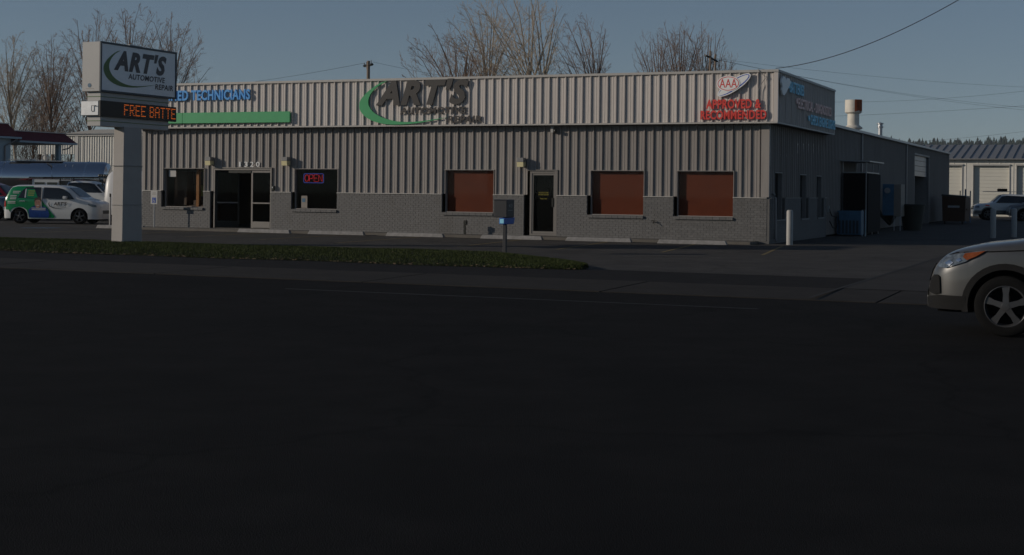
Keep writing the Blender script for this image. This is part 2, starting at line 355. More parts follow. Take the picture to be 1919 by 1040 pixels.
def blades(N, amin, amax, size, name, mt, edge=False, flat=False):
    V = []; F = []
    A = rng.uniform(amin, amax, N); T = rng.uniform(0, 1, N); R = rng.uniform(0, 2*math.pi, N); H = rng.uniform(.5, 1.2, N)*size; LX = rng.normal(0, .4, (N, 2))
    for i in range(N):
        f, b = lawn_edge(A[i])
        if b-f < .3: continue
        if edge: s = f-.12+abs(rng.normal(0, .16))
        else: s = f+(b-f)*T[i]
        p = G(A[i], s, lawn_z(A[i], s)+(.012 if flat else 0)); c, sn = math.cos(R[i]), math.sin(R[i]); k = len(V); w = size*(.5 if flat else .16)
        if flat: V += [(p.x-c*w, p.y-sn*w, p.z), (p.x+sn*w*.7, p.y-c*w*.7, p.z+w*.3), (p.x+c*w, p.y+sn*w, p.z+w*.5*H[i]/size), (p.x-sn*w*.7, p.y+c*w*.7, p.z+w*.2)]; F.append((k, k+1, k+2, k+3))
        else: V += [(p.x-c*w, p.y-sn*w, p.z-.01), (p.x+c*w, p.y+sn*w, p.z-.01), (p.x+LX[i, 0]*H[i], p.y+LX[i, 1]*H[i], p.z+H[i])]; F.append((k, k+1, k+2))
    me = bpy.data.meshes.new(name); me.from_pydata(V, [], F); me.materials.append(mt); o = bpy.data.objects.new(name, me); COL.objects.link(o); o['kind'] = 'stuff'
    return o
o = blades(110000, -27, .8, .045, 'grass', M['grass']); o['label'] = 'short green lawn grass on the verge between lot and road'; o['category'] = 'grass'
o = blades(900, -27, .8, .075, 'fallen_leaves', M['leaf'], edge=True, flat=True); o['label'] = 'dry brown leaves caught along the front edge of the lawn'; o['category'] = 'leaves'
o = blades(120, -27, .8, .07, 'lawn_litter', M['leaf'], flat=True); o['label'] = 'sparse dead leaves scattered over the grass'; o['category'] = 'leaves'
# walk along the facade
MB().box(-25.3, -.25, -1.25, -.12, -.05, .09).build('walkway', M['walk'], loc=G(0, 0), kind='structure', bevel=.01).rotation_euler = (0, 0, PH)

# ------------------------------------------------------------ main building
B = gthing('repair_shop_building', 'long low grey ribbed metal repair shop with painted brick base and pale sign band', 'building')
RP = .3048
def ribs(u0, u1):
    pts = []; k = math.floor(u0/RP)-1
    while k*RP < u1+RP:
        o = k*RP
        for du, h in ((.0, 0), (.016, .055), (.050, .055), (.066, 0), (.118, 0), (.126, .007), (.146, .007), (.154, 0), (.208, 0), (.216, .007), (.236, .007), (.244, 0)): pts.append((o+du, h))
        k += 1
    def hh(u):
        for i in range(len(pts)-1):
            if pts[i][0] <= u <= pts[i+1][0]:
                t = (u-pts[i][0])/(pts[i+1][0]-pts[i][0]); return pts[i][1]*(1-t)+pts[i+1][1]*t
        return 0
    return [(u0, hh(u0))]+[p for p in pts if u0+1e-4 < p[0] < u1-1e-4]+[(u1, hh(u1))]
def siding(parent, fn, U0, U1, Z0, Z1, opens, mt, pw=3*RP, name='siding_panel', rib=ribs):
    """fn(u,out,z)->local; ztop may be a function of u"""
    k = math.floor(U0/pw)
    while k*pw < U1:
        a, b = max(U0, k*pw)+.002, min(U1, (k+1)*pw)-.002; k += 1
        if b-a < .02: continue
        cuts = sorted({a, b}|{min(max(x, a), b) for o in opens for x in o[:2]})
        m = MB()
        for p, q in zip(cuts[:-1], cuts[1:]):
            if q-p < 1e-3: continue
            mid = (p+q)/2; zs = [(Z0, Z1)]
            for o in opens:
                if o[0] < mid < o[1]:
                    nz = []
                    for z0, z1 in zs:
                        if o[2] > z0: nz.append((z0, min(z1, o[2])))
                        if o[3] < z1: nz.append((max(z0, o[3]), z1))
                    zs = [z for z in nz if z[1]-z[0] > .005]
            for z0, z1 in zs:
                pr = rib(p, q); n = len(pr)
                m.add([fn(u, h, z0) for u, h in pr]+[fn(u, h, z1) for u, h in pr], [(i, i+1, n+i+1, n+i) for i in range(n-1)])
        if m.f: m.build(name, mt, parent)
fF = lambda s: (lambda u, h, z: (u, s-h, z))
fS = lambda a: (lambda u, h, z: (a+h, u, z))
BZ = 1.50                                             # brick height
WIN = [(-23.98, -22.10, .88, 2.38), (-18.03, -16.15, .88, 2.38), (-11.72, -9.80, .86, 2.37), (-6.16, -4.23, .86, 2.37), (-3.07, -1.13, .86, 2.37)]
DOORS = [(-21.66, -19.05, .1, 2.40), (-8.50, -7.40, .1, 2.36)]
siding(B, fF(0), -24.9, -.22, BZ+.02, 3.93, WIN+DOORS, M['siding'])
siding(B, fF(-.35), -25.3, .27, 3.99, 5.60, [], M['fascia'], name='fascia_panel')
SW = [(.83, 1.93, .78, 2.34), (4.76, 5.84, .76, 2.33), (7.69, 8.68, .76, 2.32)]
RD = (34.3, 40.3, .0, 3.85)
siding(B, fS(0), .16, 9.42, BZ+.02, 3.93, SW, M['siding'])
siding(B, fS(0), 9.42, 50.4, .06, 4.32, [RD], M['siding'])
siding(B, fS(.35), -.27, 9.28, 3.99, 5.60, [], M['fascia'], name='fascia_panel')
# trims
def bx(name, mt, *c, parent=B, bevel=0): return MB().box(*c).build(name, mt, parent, bevel=bevel)
bx('fascia_cap', M['trim'], -25.36, .42, -.43, -.30, 5.60, 5.68); bx('fascia_cap', M['trim'], .30, .43, -.298, 9.34, 5.60, 5.678)
bx('corner_trim', M['fascia'], .27, .405, -.405, -.27, 3.985, 5.598); bx('corner_trim', M['fascia'], .30, .40, 9.282, 9.36, 3.985, 5.598)
bx('fascia_drip', M['trim'], -25.34, .40, -.41, -.33, 3.935, 3.984); bx('fascia_drip', M['trim'], .33, .402, -.328, 9.34, 3.935, 3.984)
bx('soffit', M['soffit'], -25.3, .32, -.329, .02, 3.94, 3.975); bx('soffit', M['soffit'], -.02, .329, .021, 9.3, 3.942, 3.975)
bx('fascia_back', M['fascia'], -25.3, .26, -.30, -.20, 4.0, 5.59); bx('fascia_back', M['fascia'], .2, .29, -.19, 9.27, 4.0, 5.59)
bx('fascia_end', M['fascia'], -.3, .29, 9.285, 9.33, 3.98, 5.60)
bx('corner_trim', M['siding'], -.21, .06, -.06, .0, 1.53, 3.93); bx('corner_trim', M['wtrim'], .0, .05, .002, .155, 1.53, 3.93)
bx('corner_trim', M['siding'], -25.04, -24.9, -.05, .05, 1.53, 3.93)
# brick base: mortar core + bricks
BR = .203; BH = .0675; JT = .0095
def brickwall(fn, U0, U1, opens, near0, parent, limit, name='brick'):
    """returns list of brick rects (u0,u1,z0,z1)"""
    out = []; z = .09; row = 0
    while z+BH < BZ+.01:
        u = U1+(.10 if row % 2 else 0)
        while u > U0:
            a, b = max(U0, u-BR), min(U1, u); segs = [(a, b)]
            for o in opens:
                if o[2]-.01 < z+BH/2 < o[3]:
                    ns = []
                    for p, q in segs:
                        if o[0] > p: ns.append((p, min(q, o[0])))
                        if o[1] < q: ns.append((max(p, o[1]), q))
                    segs = [t for t in ns if t[1]-t[0] > .02]
            out += [(p, q, z, z+BH) for p, q in segs if q-p > .02]
            u -= BR+JT
        z += BH+JT; row += 1
    return out
def emit(rects, fn, nparts, key, parent):
    rects.sort(key=key); r_ = random.Random(1)
    cache = {}
    for (p, q, z0, z1) in rects[:nparts]:
        w = round(q-p, 3); cz = ((p+q)/2, (z0+z1)/2)
        if w not in cache:
            mm = MB(); A = fn(0, 0, 0)
            P = [fn(x, h, z) for z in (-BH/2, BH/2) for x, h in ((-w/2, 0), (w/2, 0), (w/2, .009), (-w/2, .009))]
            cache[w] = MB().hexa([P[0], P[1], P[2], P[3], P[4], P[5], P[6], P[7]])
            o = cache[w].build('brick', M['brick'], parent); cache[w] = o
        else:
            o = cache[w].copy(); COL.objects.link(o); o.parent = parent
        base = Vector(fn(cz[0], r_.uniform(-.0015, .0015), cz[1]))-Vector(fn(0, 0, 0))
        o.location = base
    m = MB()
    for (p, q, z0, z1) in rects[nparts:]:
        e = r_.uniform(.0075, .0105)
        m.hexa([fn(x, h, z) for z in (z0, z1) for x, h in ((p, 0), (q, 0), (q, e), (p, e))])
    if m.f: m.build('bricks', M['brick'], parent, kind='stuff')
def core(u0, u1, opens, place):
    cuts = sorted({u0, u1}|{x for o in opens for x in o[:2] if u0 < x < u1})
    for p, q in zip(cuts[:-1], cuts[1:]):
        mid = (p+q)/2; z1 = BZ-.012
        for o in opens:
            if o[0] < mid < o[1]: z1 = o[2]
        if z1 > .1: place(p, q, z1)
BW = [(o[0]-.10, o[1]+.0, o[2]-.0, o[3]) for o in WIN]+[(o[0]-.12, o[1]+.02, .05, o[3]) for o in DOORS]
bw = None
for p_, q_ in ((-24.98, -21.78), (-19.03, -8.62), (-7.38, -.012)):
    mc = MB(); core(p_, q_, BW, lambda p, q, z: mc.box(p, q, -.085, .0, 0, z)); bw = mc.build('brick_base', M['mortar'], B)
emit(brickwall(None, -25.0, -.0, BW, 0, bw, 0), lambda u, h, z: (u, -.085-h, z), 300, lambda r: (-r[0]+abs(r[2]-.9)*.3), bw)
BS = [(o[0], o[1]+.25, o[2], o[3]) for o in SW]
ms = MB(); core(-.083, 9.40, BS, lambda p, q, z: ms.box(-.011, .085, p+(0 if p > 0 else 0), q, 0, z))
bs = ms.build('brick_base', M['mortar'], B)
emit(brickwall(None, -.10, 9.42, BS, 0, bs, 0), lambda u, h, z: (.085+h, u, z), 200, lambda r: r[0]+abs(r[2]-.9)*.3, bs)
m = MB(); core(-25.0, .0, BW, lambda p, q, z: m.box(p, q, -.125, 0.005, BZ-.01, BZ+.018) if z > 1.4 else None)
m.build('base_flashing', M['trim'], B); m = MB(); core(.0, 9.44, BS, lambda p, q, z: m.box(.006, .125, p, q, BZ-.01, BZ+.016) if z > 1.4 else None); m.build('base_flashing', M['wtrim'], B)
# windows
def window(o, blind, i):
    u0, u1, z0, z1 = o; f = MB()
    f.box(u0, u1, .02, .16, z1-.02, z1); f.box(u0, u0+.02, .02, .16, z0, z1-.021); f.box(u1-.02, u1, .02, .16, z0, z1-.021); f.box(u0, u1, .0, .16, z0, z0+.02)
    f.box(u1+.001, u1+.02, -.066, -.01, BZ+.02, z1+.02); f.box(u0-.02, u1+.02, -.068, -.01, z1+.001, z1+.02)
    w = f.build('window', M['siding'], B)
    if blind != 'open' and i == 0: pass
    MB().box(u0+.03, u1-.04, .10, .106, z0+.03, z1-.03).build('pane', M['glass'], w)
    for k in range(9):   # rowlock sill bricks, each its own piece
        p = u0-.08+k*(u1-u0+.1)/9; q = p+(u1-u0+.1)/9-.01
        MB().hexa([(p, -.155, z0-.10), (q, -.155, z0-.10), (q, -.02, z0-.085), (p, -.02, z0-.085), (p, -.155, z0-.02), (q, -.155, z0-.02), (q, -.02, z0-.004), (p, -.02, z0-.004)]).build('sill_brick', M['brick'], w)
    if blind == 'blind':
        MB().box(u0+.02, u1-.03, .16, .175, z0-.02, z1-.005).build('blind', M['blind'], w, label='orange brown roller blind pulled fully down')
    return w
ws = [window(o, 'open' if i < 2 else 'blind', i) for i, o in enumerate(WIN)]
for o in SW:
    u0, u1, z0, z1 = o; f = MB()
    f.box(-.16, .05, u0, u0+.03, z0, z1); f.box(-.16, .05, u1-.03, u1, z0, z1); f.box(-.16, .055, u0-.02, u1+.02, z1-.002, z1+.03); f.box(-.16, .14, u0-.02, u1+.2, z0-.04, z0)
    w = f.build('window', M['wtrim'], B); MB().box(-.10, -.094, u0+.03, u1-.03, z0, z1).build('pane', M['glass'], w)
    MB().box(-.22, -.205, u0, u1, z0, z1).build('blind', M['brown'], w)
# interior
MB().box(-24.9, -.3, 5.9, 5.95, .09, 3.9).box(-24.9, -.3, .25, 5.9, 3.0, 3.05).box(-12.4, -12.3, .2, 5.9, .1, 3).build('interior_wall', M['room'], B)
MB().box(-24.9, -.3, .0, 5.95, .02, .10).build('interior_floor', M['walk'], B)
MB().box(-23.9, -23.3, .5, 1.0, .1, 2.28).box(-23.3, -22.95, .9, 1.1, 1.75, 2.28).build('cabinet', M['brown'], B)
MB().box(-22.75, -22.62, .35, .48, .1, 2.35).build('door_post', M['orange'], B)
MB().box(-23.9, -22.2, .4, 1.2, .1, .95).box(-23.6, -23.2, .35, .75, .95, 1.25).box(-22.9, -22.6, .4, .7, .95, 1.15).build('counter', M['brown'], B)
siding(B, lambda u, h, z: (u, 1.25-h, z), -23.25, -22.8, 1.3, 2.35, [], M['yellowtxt'], pw=2, name='ribbed_reflection', rib=lambda a, b: [(a+(b-a)*k/12, .01*(k % 2)) for k in range(13)])  # yellow ribbed sheet set inside to stand for a reflection in the glass
siding(B, lambda u, h, z: (u, 2.6-h, z), -20.62, -20.2, 1.25, 2.5, [], M['wpaint'], pw=2, name='outdoor_view_ribs', rib=lambda a, b: [(a+(b-a)*k/10, .01*(k % 2)) for k in range(11)])  # white ribs added indoors to stand for the sunlit outdoors in the doors
bx('outdoor_view_stripe', M['cred'], -20.6, -20.2, 2.58, 2.6, 1.0, 1.24)  # red stripe belonging to the same stand-in outdoor view
bx('poster', M['wpaint'], -23.86, -23.52, .085, .092, 2.06, 2.33, parent=ws[0])
po = bx('poster', M['beige'], -17.79, -17.53, .085, .092, .92, 1.38, parent=ws[1]); bx('poster_picture', M['blueeq'], -17.75, -17.62, .078, .084, 1.14, 1.28, parent=ws[1])
# roof shell, rear and left walls
m = MB(); m.add([(0.12, -.15, 4.40), (-12.5, -.15, 5.25), (-25.1, -.15, 4.40), (.12, 50.6, 4.40), (-12.5, 50.6, 5.25), (-25.1, 50.6, 4.40)], [(0, 3, 4, 1), (1, 4, 5, 2)]); m.build('roof', M['roofm'], B)
bx('roof_edge', M['galv'], .05, .17, 9.34, 50.62, 4.325, 4.43); bx('wall', M['siding'], -25.0, -24.95, .05, 50.4, 0, 4.38); bx('wall', M['siding'], -25.0, 0, 50.42, 50.5, 0, 4.38)
bx('corner_trim', M['wtrim'], -.05, .06, 50.36, 50.52, 0, 4.32)
for L in (17.3, 30.9): bx('wall_column_trim', M['wtrim'], .045, .13, L-.10, L+.10, .0, 4.3)
# downpipe at the front corner
m = MB(); m.tube([(.13, .42, 1.62), (.20, .30, 1.50), (.22, .28, .2), (.25, .2, .08)], .045, 8); m.tube([(-.02, .5, 1.66), (.13, .42, 1.62)], .045, 8); m.build('downpipe', M['wtrim'], B)
MB().tube([(.10, .6, .55), (.12, .6, .5), (.12, .6, .15)], .03, 6).build('pipe', M['wtrim'], B)
# roll door on the side wall
f = MB(); f.box(-.02, .06, RD[0]-.1, RD[0], 0, 3.95); f.box(-.02, .06, RD[1], RD[1]+.1, 0, 3.95); f.box(-.02, .07, RD[0]-.1, RD[1]+.1, 3.851, 3.95)
f.box(-.8, -.03, RD[1]+.02, RD[1]+.08, 0, 3.9); f.box(-.8, -.03, RD[0]-.08, RD[0]-.02, 0, 3.9)
d = f.build('garage_door_frame', M['wtrim'], B)
for k in range(4): MB().box(-.13, -.08, RD[0], RD[1], 2.72+k*.29, 2.99+k*.29).build('door_slat', M['blueeq'] if 0 else M['galv'], d)
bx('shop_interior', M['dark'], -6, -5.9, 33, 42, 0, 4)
# double door: fixed right leaf, left leaf ajar
def leaf(parent, w, h, mt_frame, handle=None):
    m = MB(); t = .045; m.box(0, .07, 0, t, 0, h); m.box(w-.07, w, 0, t, 0, h); m.box(.07, w-.07, 0, t, h-.08, h); m.box(.07, w-.07, 0, t, 0, .25)
    l = m.build('door', mt_frame, parent); MB().box(.07, w-.07, .015, .022, .25, h-.08).build('pane', M['glass'], l)
    MB().box(.06, w-.06, -.04, -.005, .93, .98).build('push_bar', M['alu'], l); return l
df = MB(); u0, u1 = -21.66, -19.05
df.box(u0, u0+.05, -.03, .12, .1, 2.40); df.box(u1-.05, u1, -.03, .12, .1, 2.40); df.box(u0+.05, u1-.05, -.03, .12, 2.33, 2.40); df.box(u0-.04, u1+.04, -.065, -.015, 2.401, 2.435); df.box(u1+.0, u1+.03, -.065, -.01, BZ+.02, 2.40)
dfo = df.build('entrance_frame', M['alu'], B)
l = leaf(dfo, .92, 2.20, M['alu']); l.location = (-19.98, .02, .12)
l = leaf(dfo, .92, 2.20, M['black']); l.location = (-21.60, .02, .12); l.rotation_euler = (0, 0, rad(44))
bx('kick_plate', M['alu'], -19.9, -19.13, .0, .015, .14, .36, parent=dfo)
bx('transom_bar', M['black'], -21.0, -19.98, .0, .05, 2.22, 2.329, parent=dfo)
# single door
df = MB(); u0, u1 = -8.50, -7.40; df.box(u0+.08, u0+.15, -.02, .10, .1, 2.36); df.box(u1-.08, u1, -.05, .10, .1, 2.36); df.box(u0+.15, u1-.08, -.02, .10, 2.27, 2.36); df.box(u0-.02, u1+.03, -.07, -.015, 2.361, 2.40); df.box(u0+.15, u1-.08, -.02, .10, .1, .16)
df.box(u1+.001, u1+.035, -.068, -.01, BZ+.02, 2.36)
dfo = df.build('side_door_frame', M['alu'], B); m = MB(); w = .86; m.box(0, .05, 0, .045, 0, 2.1); m.box(w-.05, w, 0, .045, 0, 2.1); m.box(.05, w-.05, 0, .045, 2.04, 2.1); m.box(.05, w-.05, 0, .045, 0, .08)
l = m.build('door', M['alu'], dfo, loc=(-8.345, .0, .165)); MB().box(.05, w-.05, .015, .022, .08, 2.04).build('pane', M['glass'], l)
MB().box(w-.10, w-.03, -.06, -.001, .95, 1.25).build('handle', M['black'], l)
MB().box(.04, w-.04, .08, .09, .05, 2.06).build('door_backing', M['dark'], l)  # near-black sheet close behind the door glass
for t, z, ww in (('PLEASE USE', 1.41, .36), ('OTHER DOOR', 1.34, .38), ('Thank You!', 1.20, .26)):
    word(l, t, M['yellowtxt'], F_front(w/2-ww/2, w/2+ww/2, z, z+.045, .008), 0, one=True, name='door_lettering')
# house number
hn = thing('house_number', 'white numerals 1320 mounted on ribbed siding above the double doors', 'number sign', G(0, 0), PH)
for k, ch in enumerate('1320'): word(hn, ch, M['bright'], F_front(-20.52+k*.27+(.05 if ch == '1' else 0), -20.36+k*.27-(.05 if ch == '1' else 0), 2.46, 2.65, -.085), .03, bold=.0, name='numeral')
# neon OPEN
ne = thing('neon_open_sign', 'red neon OPEN lettering in a blue rounded tube border inside a window', 'neon sign', G(0, 0), PH)
a0, a1, z0, z1 = -17.72, -16.86, 1.87, 2.21; r_ = .05
pts = []
for cx_, cz_, st in ((a1-r_, z1-r_, 0), (a0+r_, z1-r_, 90), (a0+r_, z0+r_, 180), (a1-r_, z0+r_, 270)):
    pts += [(cx_+r_*math.cos(rad(st+q)), .135, cz_+r_*math.sin(rad(st+q))) for q in (0, 30, 60, 90)]
MB().tube(pts+[pts[0]], .010, 6).build('tube_border', M['neon_b'], ne)
LW = .17; zb, zt = z0+.05, z1-.04
def PL(x, lst): return [(x+u*LW, .13, zb+(zt-zb)*v) for u, v in lst]
x = a0+.05
for strokes in ([[(.5+.48*math.cos(t*.3927), .5+.5*math.sin(t*.3927)) for t in range(17)]], [[(0, 0), (0, 1), (.7, 1), (.95, .85), (.95, .6), (.7, .45), (0, .45)]], [[(.9, 1), (0, 1), (0, 0), (.9, 0)], [(0, .5), (.75, .5)]], [[(0, 0), (0, 1), (.9, 0), (.9, 1)]]):
    m = MB()
    for st in strokes: m.tube(PL(x, st), .009, 6)
    m.build('letter_tube', M['neon_r'], ne); x += .20
# wall pack lights
def wallpack(label, a, z):
    t = gthing('wall_light', label, 'wall light', a, 0, z, 'box lights along the facade')
    MB().box(-.13, .13, -.30, -.045, .02, .17).build('housing', M['wtrim'], t, bevel=.015)
    MB().hexa([(-.12, -.29, -.15), (.12, -.29, -.15), (.12, -.05, -.12), (-.12, -.05, -.12), (-.12, -.31, .018), (.12, -.31, .018), (.12, -.05, .018), (-.12, -.05, .018)]).build('lens', M['lampg'], t)
    return t
wallpack('box light left of the 1320 numerals, above the left entrance leaf', -21.77, 2.66)
wallpack('box light between the double doors and the window with neon', -18.32, 2.66)
wallpack('box light just left of the single glass door', -8.69, 2.64)
t = gthing('security_camera', 'small white camera hanging under the sign band above the single door', 'camera', -7.55, -.12, 3.78)
MB().box(-.05, .05, -.06, .06, -.10, .14).build('bracket', M['wpaint'], t, bevel=.01); m = MB(); m.lathe([(.001, -.12), (.04, -.10), (.055, -.05), (.05, 0), (.001, .0)], 12, c=(.12, -.06, 0)); m.build('dome', M['black'], t)
t = gthing('door_intercom', 'small black intercom fixed beside the right jamb of the double doors', 'intercom', -18.93, 0, 1.65)
MB().box(-.05, .05, -.12, -.04, -.08, .09).build('case', M['black'], t, bevel=.01); MB().cyl((0, -.14, .03), (0, -.12, .03), .025).build('button', M['galv'], t)
t = gthing('outdoor_faucet', 'small dark hose tap sticking out of the painted brick between orange windows', 'faucet', -3.84, -.11, .65)
MB().tube([(0, .02, 0), (0, -.10, 0), (.02, -.14, -.06)], .014, 6).build('spout', M['black'], t); MB().tube([(-.06, -.07, .05), (.07, -.07, .03)], .012, 5).build('handle', M['black'], t)
# rooftop
t = gthing('roof_exhaust_stack', 'wide white painted roof exhaust stack with rusty upper drum', 'exhaust stack', -2, 27, 4.3)
MB().cyl((0, 0, 0), (0, 0, 1.5), .31, .29, 24).build('pipe', M['ventp'], t, smooth=True); MB().lathe([(.30, .62), (.46, .66), (.45, .74), (.36, .80), (.30, .86)], 24).build('collar', M['ventp'], t, smooth=True)
dr = MB().lathe([(.30, 1.42), (.38, 1.46), (.42, 1.5), (.42, 2.12), (.40, 2.12), (.38, 1.6)], 28).build('drum', M['ventp'], t, smooth=True); m = MB()
for k in range(9):
    t0 = -1.25+k*.21; m.add([(.428*math.cos(q), .428*math.sin(q), z) for q in (t0, t0+.21) for z in (1.52+.03*((k*7) % 3), 2.13)], [(0, 2, 3, 1)])
m.build('rust_patch', M['rust'], dr)
t = gthing('roof_flue', 'thin dark metal roof flue with a small cap', 'flue pipe', -2, 35.5, 4.4)
MB().cyl((0, 0, 0), (0, 0, 1.15), .12, .12, 16).build('pipe', M['galv'], t, smooth=True); MB().lathe([(.12, .98), (.17, 1.0), (.17, 1.08), (.13, 1.1), (.12, 1.18), (.18, 1.2), (.18, 1.26), (.01, 1.30)], 16).build('cap', M['galv'], t, smooth=True)

# ------------------------------------------------------------ wall lettering
SW_O = [(515, 165), (430, 185), (360, 220), (300, 260), (245, 300), (200, 340), (165, 378), (140, 410), (124, 450), (120, 490), (126, 530), (142, 565), (165, 598), (200, 632), (240, 660), (290, 687), (350, 710), (420, 728), (500, 742), (600, 748), (700, 748), (800, 744), (900, 735), (1000, 722), (1100, 706), (1200, 687), (1350, 660)]
SW_I = [(1200, 678), (1100, 693), (1000, 705), (900, 712), (800, 715), (700, 711), (620, 700), (540, 682), (470, 660), (410, 635), (360, 608), (320, 580), (288, 545), (262, 505), (248, 465), (247, 425), (256, 385), (275, 345), (305, 303), (345, 265), (395, 225), (450, 195)]
SWO = [((x-120)/1680, (748-y)/598) for x, y in SW_O+SW_I]
def logo(parent, fn, d, mt_l, mt_g, thick=.03, thin=.0):
    MB().poly(SWO, lambda u, v: fn(u, v, 0), (lambda u, v: fn(u, v, d)) if d else None).build('swoosh', mt_g, parent)
    def sub(x0, x1, y0, y1):
        U0, U1, V0, V1 = (x0-120)/1680, (x1-120)/1680, (748-y1)/598, (748-y0)/598
        return lambda u, v, dd: fn(U0+(U1-U0)*u, V0+(V1-V0)*v, dd-(.004 if not d else 0))
    word(parent, "ART'S", mt_l, sub(355, 1625, 152, 495), d, bold=thick, shear=.28)
    k = .02 if d else 0
    sh = lambda g: (lambda u, v, dd: g(u, v, dd+k))
    word(parent, "AUTOMOTIVE", mt_l, sh(sub(690, 1590, 520, 612)), d-k, bold=thin, shear=.12)
    word(parent, "REPAIR", mt_l, sh(sub(1345, 1800, 640, 730)), d-k, bold=thin, shear=.12)
FS = -.35-.055
lg = gthing('wall_logo', "large dark raised ART'S AUTOMOTIVE REPAIR lettering with green swoosh on the sign band", 'logo sign')
logo(lg, F_front(-15.04, -10.12, 4.0, 5.63, FS-.055), .045, M['charcoal'], M['green'], .045, .035)
t = gthing('wall_lettering', 'raised blue TECHNICIANS lettering on the sign band, partly behind the pole sign', 'lettering')
word(t, 'CERTIFIED TECHNICIANS', M['blue'], F_front(-24.52, -19.76, 5.0, 5.40, FS-.07), .05, bold=.03)
t = gthing('green_stripe', 'long flat bright green raised bar low on the left of the sign band', 'sign stripe')
MB().box(-25.0, -22.82, FS-.10, FS-.03, 4.12, 4.53).build('bar', M['green'], t, bevel=.008); MB().box(-22.81, -17.97, FS-.10, FS-.03, 4.12, 4.53).build('bar', M['green'], t, bevel=.008)
t = gthing('wall_lettering', 'raised red APPROVED & RECOMMENDED lettering under the oval badge', 'lettering')
word(t, 'APPROVED &', M['red'], F_front(-1.98, -.14, 4.42, 4.73, FS-.045), .03, bold=.03)
word(t, 'RECOMMENDED', M['red'], F_front(-2.16, .04, 4.07, 4.37, FS-.045), .03, bold=.03)
t = gthing('oval_badge', 'white oval badge with red AAA letters and a blue orbit ring on the sign band', 'badge', -1.22, FS, 5.24)
def ell(rx, rz, n=40, cx=0, cz=0, rot=0, a0=0, a1=360):
    out = []
    for k in range(n):
        q = rad(a0+(a1-a0)*k/n); x, z = rx*math.cos(q), rz*math.sin(q); c, s_ = math.cos(rad(rot)), math.sin(rad(rot)); out.append((cx+x*c-z*s_, cz+x*s_+z*c))
    return out
def ring(o, i, yv, yb, nm, mt):
    n = len(o); m = MB(); m.add([(x, yv, z) for x, z in o]+[(x, yv, z) for x, z in i], [(k, (k+1) % n, n+(k+1) % n, n+k) for k in range(n)]); return m.build(nm, mt, t)
for (r0, r1, cx_, cz_, rt, y_) in ((.64, .19, .19, -.05, 32, -.10), (.39, .255, 0, 0, 0, -.112)):
    MB().poly(ell(r0, r1, 40, cx_, cz_, rt), lambda u, v: (u, y_, v), lambda u, v: (u, y_+.05, v)).build('plate', M['bright'], t)
ring(ell(.60, .155, 40, .19, -.05, 32), ell(.585, .125, 40, .175, -.055, 32), -.103, 0, 'orbit_ring', M['logo_blue'])
ring(ell(.355, .228), ell(.335, .208), -.116, 0, 'red_ring', M['red'])
word(t, 'AAA', M['red'], F_front(-.29, .29, -.13, .15, -.117), 0, bold=.0)
# side fascia writing
SA = .35+.055
t = gthing('side_lettering', 'blue BATTERIES lettering with round bullet on the shaded side band', 'lettering')
def bullet(par, s, z, mt, r=.10): MB().lathe([(.001, .03), (r, .03), (r, .0)], 16, 'x', (SA+.03, s, z)).build('bullet', mt, par)
bullet(t, .98, 5.25, M['paleblue']); word(t, 'BATTERIES', M['paleblue'], F_side(1.2, 3.4, 5.04, 5.42, SA+.05), .025, bold=.022)
t = gthing('side_lettering', 'salmon pink ELECTRICAL - DIAGNOSTICS lettering across the middle of the side band', 'lettering')
bullet(t, 2.25, 4.81, M['pink']); word(t, 'ELECTRICAL - DIAGNOSTICS', M['pink'], F_side(2.5, 8.4, 4.58, 4.94, SA+.05), .025, bold=.022)
t = gthing('side_lettering', 'pale blue CHECK ENGINE LIGHTS lettering lowest on the side band', 'lettering')
bullet(t, 4.3, 4.33, M['paleblue']); word(t, 'CHECK ENGINE LIGHTS', M['paleblue'], F_side(4.6, 9.2, 4.12, 4.48, SA+.05), .025, bold=.022)
t = gthing('heart_sign', 'pale lavender heart shaped plate at the front end of the side band', 'sign')
hp = [(.5, .86), (.38, .98), (.2, 1), (.04, .86), (0, .62), (.08, .42), (.04, .25), (.12, .04), (.28, 0), (.5, .16), (.72, .42), (.92, .64), (1, .84), (.88, .98), (.66, .98)]
MB().poly(hp, lambda u, v: (SA+.10, -.30+1.3*u, 4.86+.62*v), lambda u, v: (SA+.04, -.30+1.3*u, 4.86+.62*v)).build('plate', M['bright'], t)
t = gthing('fascia_cable', 'thin loose grey cable looped down the right end of the sign band', 'cable')
MB().tube([(-.25, FS-.02, 5.7), (-.2, FS-.05, 5.62), (.02, FS-.03, 5.42), (-.16, FS-.03, 5.2), (-.24, FS-.03, 5.0), (-.25, FS-.03, 4.0)], .012, 5).build('cable_run', M['wtrim'], t)

# ------------------------------------------------------------ pole sign
P = gthing('pole_sign', "tall two box roadside pole sign with white ART'S AUTOMOTIVE REPAIR face and amber display", 'pole sign')
S0, S1 = -14.36, -10.90
m = MB(); m.hexa([(-15.82, -13.36, -.1), (-15.43, -13.36, -.1), (-15.43, -12.46, -.1), (-15.82, -12.46, -.1), (-15.80, -13.30, 3.36), (-15.45, -13.30, 3.36), (-15.45, -12.51, 3.36), (-15.80, -12.51, 3.36)])
m.build('pole', M['polep'], P, bevel=.01)
for z_ in (1.12, 2.24): MB().box(-15.83, -15.42, -13.36, -12.46, z_, z_+.012).build('panel_seam', M['wtrim'], P)
MB().box(-15.90, -15.36, -13.43, -12.40, -.05, .06).build('base_plate', M['wtrim'], P, bevel=.01)
MB().box(-16.08, -15.47, S0, S1, 4.30, 5.69).build('cabinet', M['wpaint'], P, bevel=.012)
fr = MB()
for c in ((S0-.01, S0+.045, 4.29, 5.70), (S1-.045, S1+.01, 4.29, 5.70)): fr.box(-15.469, -15.43, *c)
